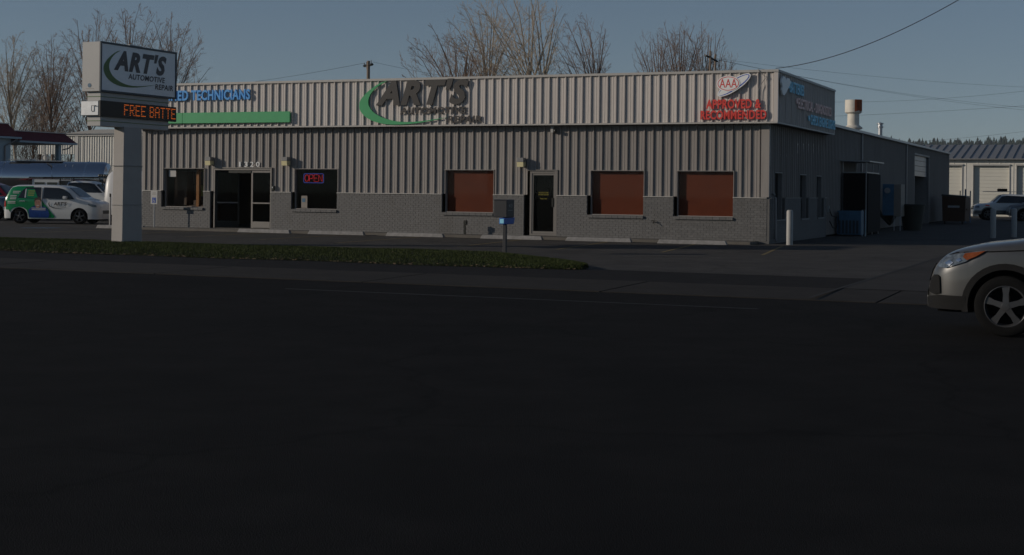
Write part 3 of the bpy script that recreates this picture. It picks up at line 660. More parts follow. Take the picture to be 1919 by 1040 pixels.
fr.box(-15.469, -15.43, S0+.045, S1-.045, 4.29, 4.345); fr.box(-15.469, -15.43, S0+.045, S1-.045, 5.645, 5.70); fr.build('face_frame', M['navy'], P)
fc = MB().box(-15.468, -15.45, S0+.046, S1-.046, 4.346, 5.644).build('sign_face', M['face'], P)
logo(fc, lambda u, v, d: (-15.446+(.0 if d >= 0 else .003), S0+.13+(S1-S0-.28)*u, 4.49+1.05*v), 0, M['ink'], M['green2'], .05, .02)
for z0_, z1_ in ((4.04, 4.285), (3.345, 3.62)):
    f = MB().box(-15.97, -15.52, S0+.10, S1-.26, z0_, z1_).build('filler_panel', M['bluewall'] if 0 else M['wpaint'], P)
    MB().box(-15.985, -15.505, S0+.09, S1-.25, (z0_+z1_)/2-.008, (z0_+z1_)/2+.008).build('green_rib', M['green2'], f)
MB().box(-16.10, -15.50, S0-.01, S1+.0, 3.63, 4.03).build('display_case', M['galv'], P, bevel=.01)
dp = MB().box(-15.499, -15.44, S0+.0, S1+.02, 3.61, 4.05).build('display_panel', M['black'], P)
MB().tube([(-15.70, S0-.012, 3.74), (-15.70, S0-.05, 3.76), (-15.70, S0-.05, 3.90), (-15.60, S0-.05, 3.90), (-15.60, S0-.012, 3.90)], .012, 5).build('case_handle', M['wpaint'], P)
MB().box(-15.85, -15.68, -12.8, -12.3, 5.69, 5.76).build('top_vent', M['wpaint'], P)
t2 = MB().lathe([(.001, -.004), (.06, -.004), (.06, 0)], 16, 'y', (-15.82, S0-.003, 4.47)); t2.build('maker_badge', M['blueeq'], P)
MB().box(-15.95, -15.68, S0-.004, S0, 4.375, 4.385).build('maker_line', M['alu'], P)
FONT = {'F': '11111 10000 10000 11110 10000 10000 10000', 'R': '11110 10001 10001 11110 10100 10010 10001', 'E': '11111 10000 10000 11110 10000 10000 11111', 'B': '11110 10001 10001 11110 10001 10001 11110', 'A': '01110 10001 10001 11111 10001 10001 10001', 'T': '11111 00100 00100 00100 00100 00100 00100'}
s = S0+1.03; ps = .0425
for ch in 'FREE BATTE':
    if ch == ' ': s += ps*3.2; continue
    m = MB()
    for r0, row in enumerate(FONT[ch].split()):
        for c0, bit in enumerate(row):
            if bit == '1': m.box(-15.439, -15.436, s+c0*ps+.004, s+c0*ps+ps-.003, 3.99-r0*.047-.020, 3.99-r0*.047)
    m.build('lit_letter', M['led'], dp); s += ps*6.05

# ------------------------------------------------------------ wheel stops
ST = [(-25.3, -1.0, 2.3, 'beside the access sign, far left'), (-18.35, -1.55, 2.35, 'in front of the window with neon'), (-15.3, -1.55, 2.35, 'third from left, below blank brick'), (-12.1, -1.6, 2.35, 'left of the mailbox, under the leftmost orange window'), (-8.35, -1.75, 2.35, 'right behind the mailbox post'), (-5.2, -1.8, 2.25, 'under the middle orange window'), (-1.95, -2.0, 2.25, 'nearest the building corner')]
w0 = None
for a, s, L, d in ST:
    if w0 is None:
        m = MB(); m.hexa([(-1.15, -.09, 0), (1.15, -.09, 0), (1.15, .09, 0), (-1.15, .09, 0), (-1.09, -.055, .135), (1.09, -.055, .135), (1.09, .055, .135), (-1.09, .055, .135)])
        o = m.build('wheel_stop', M['stop'], bevel=.015); w0 = o
    else: o = w0.copy(); COL.objects.link(o)
    o.location = G(a, s, .002); o.rotation_euler = (0, 0, PH+rad(random.Random(int(a*10)).uniform(-1.5, 1.5)))
    o['label'] = 'white concrete wheel stop '+d; o['category'] = 'wheel stop'; o['group'] = 'wheel stops along the shop front'
# access sign
t = gthing('access_sign', 'white accessible parking sign with blue wheelchair symbol on a thin post', 'parking sign', -24.05, -.75, 0)
MB().cyl((.15, 0, 0), (.15, 0, 1.5), .022, seg=8).build('post', M['galv'], t); MB().box(0, .31, -.035, -.024, .98, 1.50).build('panel', M['wpaint'], t, bevel=.004)
MB().box(.07, .24, -.040, -.036, 1.03, 1.24).build('blue_square', M['isa'], t)
m = MB(); m.lathe([(.045, -.043), (.034, -.043)], 16, 'y', (.15, 0, 1.09)); m.box(.14, .155, -.044, -.043, 1.10, 1.18); m.box(.14, .19, -.044, -.043, 1.10, 1.115); m.box(.185, .2, -.044, -.043, 1.06, 1.11); m.lathe([(.012, -.044), (.001, -.044)], 8, 'y', (.148, 0, 1.20)); m.build('wheelchair_symbol', M['wpaint'], t)
m = MB(); m.box(.06, .25, -.039, -.038, 1.36, 1.38).box(.08, .23, -.039, -.038, 1.41, 1.43).build('print_line', M['alu'], t)
# mailboxes
t = gthing('mailbox_post', 'square dark post on the lawn edge carrying a black mailbox and a blue box', 'mailbox', -4.16, -11.95, .05)
MB().box(-.045, .045, -.045, .045, -.1, .80).build('post', M['bmail'], t, bevel=.006); MB().box(-.06, .06, .0, .35, .885, .899).build('arm', M['bmail'], t)
b1 = MB().box(-.28, .10, -.12, .38, .90, 1.345).build('black_box', M['bmail'], t, bevel=.015, label='large black locking mailbox on top')
MB().hexa([(-.29, -.13, 1.345), (.11, -.13, 1.345), (.11, .39, 1.345), (-.29, .39, 1.345), (-.27, -.10, 1.37), (.09, -.10, 1.37), (.09, .37, 1.37), (-.27, .37, 1.37)]).build('box_lid', M['bmail'], b1)
word(b1, '413', M['galv'], F_side(0.0, .22, 1.16, 1.25, .105), 0, one=True, name='box_number'); MB().box(.101, .104, -.03, .26, 1.08, 1.09).build('box_mark', M['galv'], b1)
b2 = MB().hexa([(-.085, -.2, .72), (.075, -.2, .72), (.075, .42, .72), (-.085, .42, .72), (-.085, -.2, .885), (.075, -.2, .885), (.075, .5, .895), (-.085, .5, .895)]).build('blue_box', M['bmail2'], t, bevel=.012, label='small bright blue newspaper box below the black one')
MB().box(-.06, .05, -.206, -.2005, .745, .86).build('lit_box_front', M['paleblue'], b2)  # pale colour paints the sunlit look onto the box's front end
t = gthing('utility_stub', 'short dark utility stub with a small box by the painted brick base', 'utility stub', -10.68, -.55, .09)
MB().box(-.03, .03, -.03, .03, 0, .36).build('stem', M['black'], t); MB().box(-.03, .09, -.05, .05, .34, .50).build('box', M['black'], t, bevel=.01)
# bollards
def bollard(label, a, s, h, r, mt):
    m = MB(); m.lathe([(r, 0), (r, h-.05), (r*.85, h-.015), (r*.5, h), (.001, h+.004)], 20); o = m.build('bollard', mt, smooth=True, loc=G(a, s, 0)); o['label'] = label; o['category'] = 'bollard'; return o
bollard('white steel bollard standing at the building corner by the side wall', .84, -.44, 1.13, .105, M['bollp'])
for a, s, l in ((5.97, 12.8, 'leftmost of the three bluish bollards behind the champagne car'), (6.62, 14.6, 'middle of the three bluish bollards behind the champagne car'), (7.35, 16.0, 'rightmost of the three bluish bollards, at the photo edge')):
    o = bollard(l, a, s, 1.16, .11, M['bollp']); o['group'] = 'bollards in the side yard'
# side yard equipment
t = gthing('compressor_enclosure', 'tall black mesh enclosure with small metal canopy roof against the side wall', 'enclosure', 0, 12.6, 0)
MB().box(.12, 1.05, 0, 3.1, .02, 2.52).build('mesh_panel', M['screen'], t); m = MB()
for p in ((.14, .02), (1.08, .02), (1.08, 3.1), (.14, 3.1), (1.08, 1.55)): m.box(p[0]-.02, p[0]+.02, p[1]-.02, p[1]+.02, 0, 3.0)
m.box(.12, 1.1, -.02, .02, 2.53, 2.57); m.box(1.06, 1.1, 0, 3.1, 2.53, 2.57); m.build('frame', M['galv'], t)
MB().hexa([(.05, -.2, 3.0), (1.25, -.2, 2.97), (1.25, 3.4, 2.97), (.05, 3.4, 3.0), (.05, -.2, 3.05), (1.25, -.2, 3.02), (1.25, 3.4, 3.02), (.05, 3.4, 3.05)]).build('canopy', M['galv'], t)
MB().box(1.11, 1.16, 0, 3.1, .1, 2.5).build('side_panel', M['cladding'], t)
t = gthing('louvred_unit', 'low blue louvred metal unit in front of the black enclosure', 'equipment', 0, 11.2, 0)
MB().box(.18, 1.12, 0, .7, .05, 1.0).build('housing', M['blueeq'], t, bevel=.02)
for k in range(6): MB().box(.24+k*.14, .33+k*.14, -.02, -.003, .1, .62).build('louvre', M['navy'], t)
m = MB(); m.tube([(1.18, -.02, 0), (1.18, -.02, 1.04), (1.30, -.02, 1.04), (1.30, -.02, 0)], .025, 8); m.build('guard_rail', M['paleblue'] if 0 else M['bluewall'], t)
t = gthing('dust_collector', 'blue and beige hopper machine on legs with a black hose by the side wall', 'machine', 0, 21, 0)
MB().box(.42, .93, 0, 1.2, .7, 2.15).build('cabinet', M['blueeq'], t, bevel=.02); MB().hexa([(.6, .4, .3), (.75, .4, .3), (.75, .8, .3), (.6, .8, .3), (.44, .02, .7), (.92, .02, .7), (.92, 1.2, .7), (.44, 1.2, .7)]).build('hopper', M['black'], t)
MB().box(.935, 1.25, 0, 1.2, .66, 2.14).build('door_panel', M['beige'], t, bevel=.01); MB().cyl((.65, -.12, 1.85), (.65, 0, 1.85), .13, seg=16).build('motor', M['galv'], t)
for x_ in (.95, 1.22): MB().box(x_-.02, x_+.02, .02, .06, 0, .67).build('leg', M['galv'], t)
MB().tube([(.15, -.1, 1.9), (.2, -.15, 1.2), (.4, -.1, .7), (.65, .3, .35), (.68, .5, .3)], .07, 10).build('hose', M['black'], t, smooth=True)
t = gthing('hanging_hose', 'black hose looped from a hook on the ribbed side wall past the brick base', 'hose', 0, 9.9, 0)
MB().tube([(.1, 0, 1.1), (.2, .15, .8), (.35, .4, .75), (.3, .9, .95), (.3, 1.0, .55), (.25, .7, .3), (.2, .3, .35), (.12, .1, .6)], .022, 6).build('coil', M['black'], t); MB().box(.05, .12, -.04, .04, .95, 1.2).build('hook', M['galv'], t)
t = gthing('rubbish_bin', 'large dark green tapered plastic bin with wide rim against the side wall', 'bin', 1.55, 22.6, 0)
MB().lathe([(.001, .02), (.42, .02), (.56, 1.15), (.62, 1.16), (.62, 1.22), (.56, 1.23), (.53, 1.15), (.4, .1)], 28).build('tub', M['bin'], t, smooth=True)
MB().box(-.1, .1, -.66, -.55, 1.05, 1.1).build('grip', M['bin'], t)
t = gthing('dumpster', 'tall brown steel dumpster with sloping lid at the far end of the side wall', 'dumpster', .85, 40.3, 0)
MB().hexa([(0, 0, .15), (1.25, 0, .15), (1.25, 2.6, .15), (0, 2.6, .15), (-.04, -.03, 1.62), (1.29, -.03, 1.55), (1.29, 2.63, 1.55), (-.04, 2.63, 1.62)]).build('body', M['dump'], t, bevel=.02)
MB().hexa([(-.07, -.06, 1.63), (1.32, -.06, 1.56), (1.32, 2.66, 1.56), (-.07, 2.66, 1.63), (-.05, -.04, 1.72), (1.30, -.04, 1.63), (1.30, 2.64, 1.63), (-.05, 2.64, 1.72)]).build('lid', M['black'], t)
MB().box(.3, .95, -.06, -.035, .95, 1.07).build('label_plate', M['galv'], t)
for x_ in (.12, 1.1):
    MB().cyl((x_-.03, .1, .09), (x_+.03, .1, .09), .09).build('wheel', M['tyre'], t)
MB().box(1.295, 1.34, .3, 2.3, .8, .9).build('fork_pocket', M['dump'], t)
for k, x_ in enumerate((.35, .75, 1.1)):
    o = MB().cyl((0, 0, 0), (0, 0, 2.05-.1*(k != 1)), .035+.02*(k == 1), seg=8).build('steel_pipe', M['blueeq'], loc=G(1.0+x_*.8, 45.5, 0)); o['label'] = ['leftmost thin pipe', 'thicker blue middle pipe', 'rightmost thin pipe'][k]+' standing up behind the brown dumpster'; o['category'] = 'pipe'; o['group'] = 'pipes behind the dumpster'

# ------------------------------------------------------------ vehicles
def interp(P, x):
    if x <= P[0][0]: return P[0][1]
    for (x0, y0), (x1, y1) in zip(P[:-1], P[1:]):
        if x <= x1:
            t = (x-x0)/(x1-x0); return y0+(y1-y0)*t
    return P[-1][1]
class Car:
    """x forward from rear bumper 0..L, y left/right, z up"""
    def __init__(s, name, label, cat, loc, rot, L, Wd, top, belt, paint, wheels, R, zb=.28, q=7, p=5, tum=.22, arch=.07, arch_mat=None, lower=None, smoothtop=3):
        s.L, s.W, s.belt, s.q, s.p, s.tum = L, Wd, belt, q, p, tum
        xs = np.linspace(0, L, 200); z = np.array([interp(top, x) for x in xs])
        for _ in range(smoothtop): z[1:-1] = (z[:-2]+2*z[1:-1]+z[2:])/4
        s.topP = list(zip(xs.tolist(), z.tolist())); s.zb = zb; s.wheels = wheels; s.R = R; s.arch = arch
        s.o = thing(name, label, cat, loc, rot)
        th = sorted({.5*L*(1-math.cos(math.pi*k/56)) for k in range(57)}|{xc+(R+arch)*math.cos(math.pi*k/12) for xc in wheels for k in range(13)}|{xc+(R+arch)*sg*1.0001 for xc in wheels for sg in (-1, 1)})
        xs = [x for x in th if 0 <= x <= L]; N = 20; m = MB(); rows = []
        for x in xs:
            sec = []; zt = s.zt(x); z0 = s.low(x); zm = max(z0+.01, .5*zt)
            for j in range(7): sec.append((x, s.S(x, z0+(zm-z0)*j/7), z0+(zm-z0)*j/7))
            for j in range(N-6):
                f = j/(N-7)*math.pi/2; zz = zm+(zt-zm)*math.sin(f)**(2/p); sec.append((x, s.S(x, zz, zm) if j < N-7 else 0, zz))
            rows.append(sec)
        n = len(rows[0])
        for sg in (1, -1):
            b = len(m.v)
            for sec in rows: m.v += [(x, y*sg, z) for x, y, z in sec]
            for i in range(len(rows)-1):
                for j in range(n-1):
                    k = b+i*n+j; f = (k, k+n, k+n+1, k+1); m.f.append(f if sg < 0 else f[::-1]); m.m.append(0)
            # close nose and tail
        for i in (0, len(rows)-1):
            for j in range(n-1):
                a_, b_ = i*n+j, i*n+j+1; c_, d_ = a_+len(rows)*n, b_+len(rows)*n; m.f.append((a_, b_, d_, c_) if i else (c_, d_, b_, a_)); m.m.append(0)
        s.body = m.build('body', paint, s.o, smooth=35)
        # underside and wheel wells
        MB().box(.15, L-.15, -Wd/2+.28, Wd/2-.28, zb-.04, zb+.5).build('underbody', M['darkrim'], s.o)
        for xc in wheels:
            for sg in (1, -1):
              w = MB(); w.lathe([(R+arch+.02, sg*(Wd/2-.06)), (R+arch+.02, sg*(Wd/2-.35)), (.001, sg*(Wd/2-.36))], 24, 'y', (xc, 0, R))
              w.v = [(a, b, max(c, zb-.02)) for a, b, c in w.v]; w.build('wheel_well', M['darkrim'], s.o)
        for xc in wheels:
            for sg in (1, -1): s.wheel(xc, sg)
        if arch_mat: 
            for xc in wheels: s.band(xc, arch_mat)
    def zt(s, x): return interp(s.topP, x)
    def Wx(s, x):
        t = abs(x-s.L/2)/(s.L/2); return s.W/2*max(.02, 1-min(1, t)**s.q)**(1/s.q)
    def low(s, x):
        z = s.zb+.12*max(0, 1-x/.5)*0
        for xc in s.wheels:
            r = s.R+s.arch
            if abs(x-xc) < r: z = max(z, s.R+math.sqrt(r*r-(x-xc)**2))
        return z
    def S(s, x, z, zm=None):
        zt = s.zt(x); zm = max(s.low(x)+.01, .5*zt) if zm is None else zm
        u = max(0, min(1, (z-zm)/max(.01, zt-zm))); y = s.Wx(x)*(1-u**s.p)**(1/s.p)
        y *= 1-s.tum*max(0, z-s.belt)/(1.0)
        y *= 1-.06*max(0, (.45-z))/.45
        return y
    def panel(s, name, poly, mt, sides=(1, -1), off=.006, parent=None, res=.05, top=False, **tg):
        if len(sides) == 2 and not top:
            a = s.panel(name, poly, mt, (1,), off, parent, res, **tg); return s.panel(name, poly, mt, (-1,), off, parent, res, **tg)
        m = MB(); xs = [p[0] for p in poly]; zs = [p[1] for p in poly]; pts = [Vector(p) for p in poly]
        def inside(x, z):
            c = False; j = len(poly)-1
            for i in range(len(poly)):
                if (poly[i][1] > z) != (poly[j][1] > z) and x < (poly[j][0]-poly[i][0])*(z-poly[i][1])/(poly[j][1]-poly[i][1])+poly[i][0]: c = not c
                j = i
            return c
        bd = []
        for i in range(len(poly)):   # subdivide the outline
            a, b = Vector(poly[i]), Vector(poly[(i+1) % len(poly)]); n = max(1, int((b-a).length/res))
            bd += [a+(b-a)*k/n for k in range(n)]
        pin = []; x = min(xs)+res*.7
        while x < max(xs):
            z = min(zs)+res*.7
            while z < max(zs):
                if inside(x, z): pin.append(Vector((x, z)))
                z += res
            x += res
        vv, _, fs, *_r = delaunay_2d_cdt(bd+pin, [], [tuple(range(len(bd)))], 1, 1e-5)
        for sg in sides:
            if top: V = []; 
            else: V = [(x, sg*(s.S(x, z)+off), z) for x, z in vv]
            if top:   # poly in (x,y): lies on the upper surface
                for x, y in vv:
                    zt = s.zt(x); zm = max(s.low(x)+.01, .5*zt); w = s.Wx(x)*(1-s.tum*max(0, zt-s.belt))
                    V.append((x+off*(1 if x > s.L/2 else -1), y, zm+(zt-zm)*max(.0, 1-min(1, abs(y)/w)**s.p)**(1/s.p)+off))
            m.add(V, [tuple(f) if (sg < 0 or top) else tuple(f)[::-1] for f in fs])
            if top: break
        return m.build(name, mt, parent or s.o, smooth=50, **tg)
    def front(s, name, y0, y1, z0, z1, mt, off=.01, rear=False, parent=None):
        """patch on the rounded front (or rear) face"""
        m = MB(); V = []
        for i in range(7):
            for j in range(4):
                y = y0+(y1-y0)*i/6; z = z0+(z1-z0)*j/3
                w = s.W/2*(1-.06*max(0, .45-z)/.45); t = max(0, 1-min(1, abs(y)/w)**s.q)**(1/s.q); x = s.L/2+s.L/2*t
                # follow falling nose
                while s.zt(x if not rear else s.L-x) < z and x > s.L/2: x -= .01
                x += off; V.append((x if not rear else s.L-x, y, z))
        m.add(V, [(i*4+j, (i+1)*4+j, (i+1)*4+j+1, i*4+j+1) for i in range(6) for j in range(3)]); return m.build(name, mt, parent or s.o, smooth=50)
    def band(s, xc, mt):
        r0 = s.R+s.arch-.012; r1 = r0+.075
        for sg in (1, -1):
            m = MB()
            V = []; n = 20
            for k in range(n+1):
                t = math.pi*(-.06+1.12*k/n)
                for r in (r0, r1): x = xc+r*math.cos(t); z = max(s.zb-.02, s.R+r*math.sin(t)); V.append((x, sg*(s.S(x, max(z, s.low(x)+.001))+.018), z))
                x, z = xc+r0*math.cos(t), max(s.zb-.02, s.R+r0*math.sin(t)); V.append((x, sg*(s.S(x, max(z, s.low(x)))-.08), z))
            m.add(V, [(3*i, 3*i+1, 3*i+4, 3*i+3) for i in range(n)]+[(3*i, 3*i+3, 3*i+5, 3*i+2) for i in range(n)])
            m.build('wheel_arch_trim', mt, s.o, smooth=40)
    def wheel(s, xc, sg, style=5):
        R = s.R; w = .21; yo = sg*(s.W/2-.03); c = (xc, 0, R)
        def pr(L): return [(r, yo-sg*h) for r, h in L]
        ty = MB().lathe(pr([(R*.66, .0), (R*.78, -.008), (R*.93, .002), (R*.985, .022), (R, .05), (R, w-.03), (R*.93, w), (R*.66, w)]), 40, 'y', c).build('wheel', M['tyre'], s.o, smooth=40)
        rm = MB().lathe(pr([(R*.66, -.003), (R*.69, .0), (R*.65, .008), (R*.61, .05), (R*.58, .15)]), 40, 'y', c)
        rm.build('rim', M['rim'], ty, smooth=40)
        MB().lathe(pr([(.001, .10), (R*.62, .10)]), 24, 'y', c).build('brake', M['darkrim'], ty)
        sp = MB(); n = getattr(s, 'spokes', 5)
        for k in range(n):
            t = 2*math.pi*k/n+math.pi/2; ct, st = math.cos(t), math.sin(t)
            V = []
            for r, hw, d in ((R*.10, R*.10, .0), (R*.40, R*.085, .008), (R*.65, R*.13 if n == 5 else R*.1, .012)):
                for e in (-hw, hw): V.append((xc+r*ct-e*st, yo-sg*d, R+r*st+e*ct)); V.append((xc+r*ct-e*st, yo-sg*(d+.05), R+r*st+e*ct))
            fs = []
            for i in (0, 4): fs += [(i, i+2, i+6, i+4), (i, i+4, i+5, i+1), (i+2, i+3, i+7, i+6)]
            sp.add(V, fs)
        sp.lathe(pr([(.001, -.004), (R*.13, -.002), (R*.17, .01), (R*.17, .05)]), 20, 'y', c)
        sp.build('spokes', M['rim'], ty, smooth=30)

# near champagne crossover, cut by the right edge
c = Car('crossover_car', 'champagne crossover entering from the right in the near lane, nose pointing left', 'car', (0, 0, 0), 0, 4.68, 1.88,
        [(0, .95), (.12, 1.15), (.35, 1.55), (.7, 1.70), (1.5, 1.745), (2.3, 1.72), (2.75, 1.60), (3.35, 1.20), (3.6, 1.15), (4.0, 1.10), (4.3, 1.03), (4.45, .96), (4.58, .84), (4.64, .70), (4.68, .5)], 1.02, M['csilver'], (.95, 3.72), .365, zb=.30, q=5, p=6, arch=.085, arch_mat=M['cladding'], smoothtop=6)
for z_ in (0,):
    c.panel('side_glass', [(.55, 1.12), (3.2, 1.10), (2.65, 1.50), (2.2, 1.60), (1.2, 1.62), (.75, 1.52)], M['cglass'])
    c.panel('windshield', [(2.72, -.68), (3.38, -.82), (3.45, 0), (3.38, .82), (2.72, .68)], M['cglass'], top=True)
    c.panel('rear_glass', [(.14, -.66), (.5, -.62), (.5, .62), (.14, .66)], M['cglass'], top=True)
    c.panel('rocker', [(1.42, .30), (3.26, .30), (3.26, .47), (1.42, .47)], M['cladding'], off=.024)
    c.panel('lower_bumper', [(4.16, .30), (4.665, .30), (4.655, .44), (4.5, .47), (4.19, .47)], M['cladding'], off=.024)
    hl = c.panel('headlight', [(4.57, .81), (4.54, .90), (4.40, .955), (4.20, .99), (3.94, 1.03), (4.06, .95), (4.20, .88), (4.42, .80)], M['hlamp'], off=.024, res=.06)
    c.panel('indicator', [(4.20, .985), (3.95, 1.025), (4.06, .955), (4.17, .905), (4.22, .94)], M['amber'], off=.034, res=.06, parent=hl)
    c.panel('reflector', [(4.44, .86), (4.38, .90), (4.33, .87), (4.38, .83)], M['chrome'], off=.034, res=.03, parent=hl)
    c.panel('reflector', [(4.31, .90), (4.26, .93), (4.23, .90), (4.27, .88)], M['chrome'], off=.034, res=.03, parent=hl)
    fg = c.panel('fog_light_surround', [(4.66, .50), (4.66, .68), (4.62, .715), (4.53, .715), (4.50, .69), (4.49, .49), (4.56, .47)], M['cladding'], off=.024, res=.05)
    c.panel('hood_seam', [(3.35, 1.055), (4.3, .995), (4.5, .925), (4.5, .915), (4.3, .982), (3.35, 1.042)], M['darkrim'], off=.004, res=.1)
    c.panel('door_seam', [(3.2, .5), (3.212, .5), (3.26, 1.04), (3.245, 1.04)], M['darkrim'], off=.004)
    c.panel('door_seam', [(2.1, .5), (2.112, .5), (2.112, 1.08), (2.1, 1.08)], M['darkrim'], off=.004)
    c.front('grille', -.5, .5, .62, .84, M['black']); c.front('lower_grille', -.55, .55, .36, .52, M['black'])
    MB().box(3.0, 3.2, .93, 1.12, 1.08, 1.24).box(3.0, 3.2, -1.12, -.93, 1.08, 1.24).build('mirror', M['csilver'], c.o, bevel=.04)
    c.panel('door_handle', [(2.2, .97), (2.42, .98), (2.42, 1.0), (2.2, .99)], M['chrome'], off=.03)
# front wheel at grid (9.54,-28.6 side plane); heading -RX
c.o.rotation_euler = (0, 0, PH+math.pi); c.o.location = G(9.60+3.72, -28.6+.91, -.03)

# boxy white and green hatchback
def near_world(px, py, Y, z=0):
    th = math.atan(.0108); dx, dy = px-960, py-357.5
    return Vector(((dx*math.cos(th)+dy*math.sin(th))/2700*Y, Y, z))
HB = rad(-4)
c = Car('wrapped_hatchback', "boxy white hatchback with green wrap, portrait print and ART'S lettering", 'car', near_world(22, 419, 63.4)+Vector((-.05, 0, 0)), HB, 4.32, 1.76,
        [(0, .72), (.05, 1.05), (.16, 1.32), (.36, 1.62), (.6, 1.68), (1.6, 1.70), (2.5, 1.67), (2.85, 1.60), (3.42, 1.17), (3.6, 1.10), (4.0, 1.02), (4.2, .93), (4.29, .72), (4.32, .5)], 1.02, M['cwhite'], (.76, 3.42), .325, zb=.22, q=9, p=9, arch=.06)
gp = c.panel('green_wrap', [(.14, .62), (.08, .92), (.17, 1.26), (.40, 1.57), (.62, 1.62), (1.32, 1.63), (1.55, 1.28), (2.35, .32), (2.30, .26), (1.2, .26), (1.17, .42), (1.10, .60), (.95, .70), (.76, .735), (.55, .70), (.42, .62), (.34, .50)], M['green3'], sides=(-1,), off=.012, res=.06)
c.panel('side_glass', [(.70, 1.12), (1.72, 1.10), (1.70, 1.58), (1.05, 1.58), (.90, 1.46)], M['cglass'], off=.030)
c.panel('side_glass', [(1.82, 1.10), (3.22, 1.08), (2.98, 1.34), (2.72, 1.50), (2.5, 1.56), (1.82, 1.58)], M['cglass'], off=.030)
gg = c.panel('tinted_print', [(1.08, 1.13), (1.60, 1.11), (1.42, 1.50), (1.08, 1.51)], M['green3'], sides=(-1,), off=.034)
c.panel('window_post', [(1.00, 1.13), (1.05, 1.13), (1.06, 1.52), (1.02, 1.50)], M['cwhite'], off=.034); c.panel('window_post', [(1.73, .7), (1.77, .7), (1.77, 1.53), (1.73, 1.53)], M['trim'], off=.032)
for k in range(3): c.panel('print_line', [(1.14, 1.40-k*.09), (1.45-k*.02, 1.40-k*.09), (1.45-k*.02, 1.435-k*.09), (1.14, 1.435-k*.09)], M['yellowtxt'], sides=(-1,), off=.037, parent=gg)
for k, (x0, w_) in enumerate(((.46, .34), (.46, .28), (.36, .28), (.35, .28), (.34, .28), (.24, .36), (.24, .36))):
    z_ = 1.38-k*.068-(.05 if k > 1 else 0)-(.05 if k > 4 else 0); c.panel('print_line', [(x0, z_), (x0+w_, z_), (x0+w_, z_+.03), (x0, z_+.03)], M['teeth'], sides=(-1,), off=.030, parent=gp)
sh = c.panel('shirt_print', [(1.22, .27), (1.18, .60), (1.35, .74), (1.50, .80), (1.66, .80), (1.95, .72), (2.06, .60), (2.12, .40), (2.06, .27)], M['shirt'], sides=(-1,), off=.024, res=.06)
fc = c.panel('portrait_print', ell(.135, .21, 20, 1.60, .90), M['skin'], sides=(-1,), off=.031, res=.08)
c.panel('neck_print', [(1.52, .66), (1.66, .68), (1.67, .80), (1.52, .80)], M['skin'], sides=(-1,), off=.030, parent=fc)
c.panel('hair_print', [(1.45, .95), (1.44, 1.05), (1.50, 1.14), (1.62, 1.17), (1.72, 1.12), (1.76, 1.02), (1.73, .94), (1.71, 1.02), (1.60, 1.05), (1.50, 1.03), (1.47, .95)], M['hair'], sides=(-1,), off=.034, res=.08, parent=fc)
c.panel('smile_print', [(1.55, .79), (1.60, .775), (1.66, .79), (1.66, .81), (1.55, .81)], M['teeth'], sides=(-1,), off=.034, res=.05, parent=fc)
for x_ in (1.55, 1.65): c.panel('eye_print', ell(.022, .012, 8, x_, .94), M['hair'], sides=(-1,), off=.034, res=.05, parent=fc)
for z_ in (.665, .60): c.panel('print_line', [(1.33, z_), (1.95, z_-.01), (1.95, z_+.02), (1.33, z_+.03)], M['teeth'], sides=(-1,), off=.032, parent=sh)
fnc = lambda x0, x1, z0, z1: (lambda u, v, d: (x0+(x1-x0)*u, -(c.S(x0+(x1-x0)*u, z0+(z1-z0)*v)+.032), z0+(z1-z0)*v))
word(c.body, "ART'S", M['ink'], fnc(2.30, 2.88, .80, .96), 0, bold=.03, shear=.25, one=True, name='door_lettering')
word(c.body, "AUTOMOTIVE REPAIR", M['ink'], fnc(2.30, 2.86, .72, .755), 0, one=True, name='door_lettering')
c.panel('swoosh_print', [(2.12, .98), (2.06, .88), (2.10, .76), (2.30, .68), (2.55, .66), (2.80, .67), (2.55, .675), (2.32, .70), (2.14, .78), (2.10, .88)], M['charcoal'], sides=(-1,), off=0.019)
c.panel('windshield', [(2.88, -.60), (3.38, -.72), (3.44, 0), (3.38, .72), (2.88, .60)], M['cglass'], top=True)
c.panel('headlight', [(3.80, .90), (4.16, .84), (4.18, .74), (3.98, .76), (3.82, .83)], M['hlamp'], off=.01)
c.panel('tail_light', [(.06, .72), (.04, .98), (.14, .98), (.15, .74)], M['rlamp'], off=.034, res=.05)
c.panel('rear_bumper', [(.02, .24), (.02, .60), (.28, .60), (.40, .46), (.36, .24)], M['cwhite'], off=.034)
c.panel('door_handle', [(.78, .96), (1.02, .96), (1.02, 1.0), (.78, 1.0)], M['chrome'], off=.03); c.front('grille', -.45, .45, .45, .6, M['black'])
MB().box(2.75, 2.91, -1.05, -.84, 1.08, 1.21).box(2.75, 2.91, .84, 1.05, 1.08, 1.21).build('mirror', M['cwhite'], c.o, bevel=.03)

# white pickup with black rack, facing right
c = Car('rack_pickup', 'white pickup with a black ladder rack parked behind the wrapped hatchback', 'pickup truck', near_world(62, 419, 70.5), rad(-4), 5.5, 1.9,
        [(0, 1.05), (.05, 1.30), (1.75, 1.32), (1.85, 1.55), (1.95, 1.85), (2.3, 1.92), (3.1, 1.90), (3.4, 1.78), (3.95, 1.30), (4.1, 1.24), (5.1, 1.16), (5.35, 1.02), (5.5, .7)], 1.25, M['cwhite'], (1.1, 4.6), .38, zb=.38, smoothtop=1)
c.panel('side_glass', [(2.05, 1.36), (3.78, 1.34), (3.32, 1.76), (3.0, 1.82), (2.05, 1.82)], M['cglass'], off=.01); c.panel('windshield', [(3.42, -.66), (3.92, -.78), (3.92, .78), (3.42, .66)], M['cglass'], top=True)
c.panel('cargo_window', [(.3, 1.20), (.8, 1.20), (.8, 1.29), (.3, 1.29)], M['cglass'], off=.01)
m = MB()
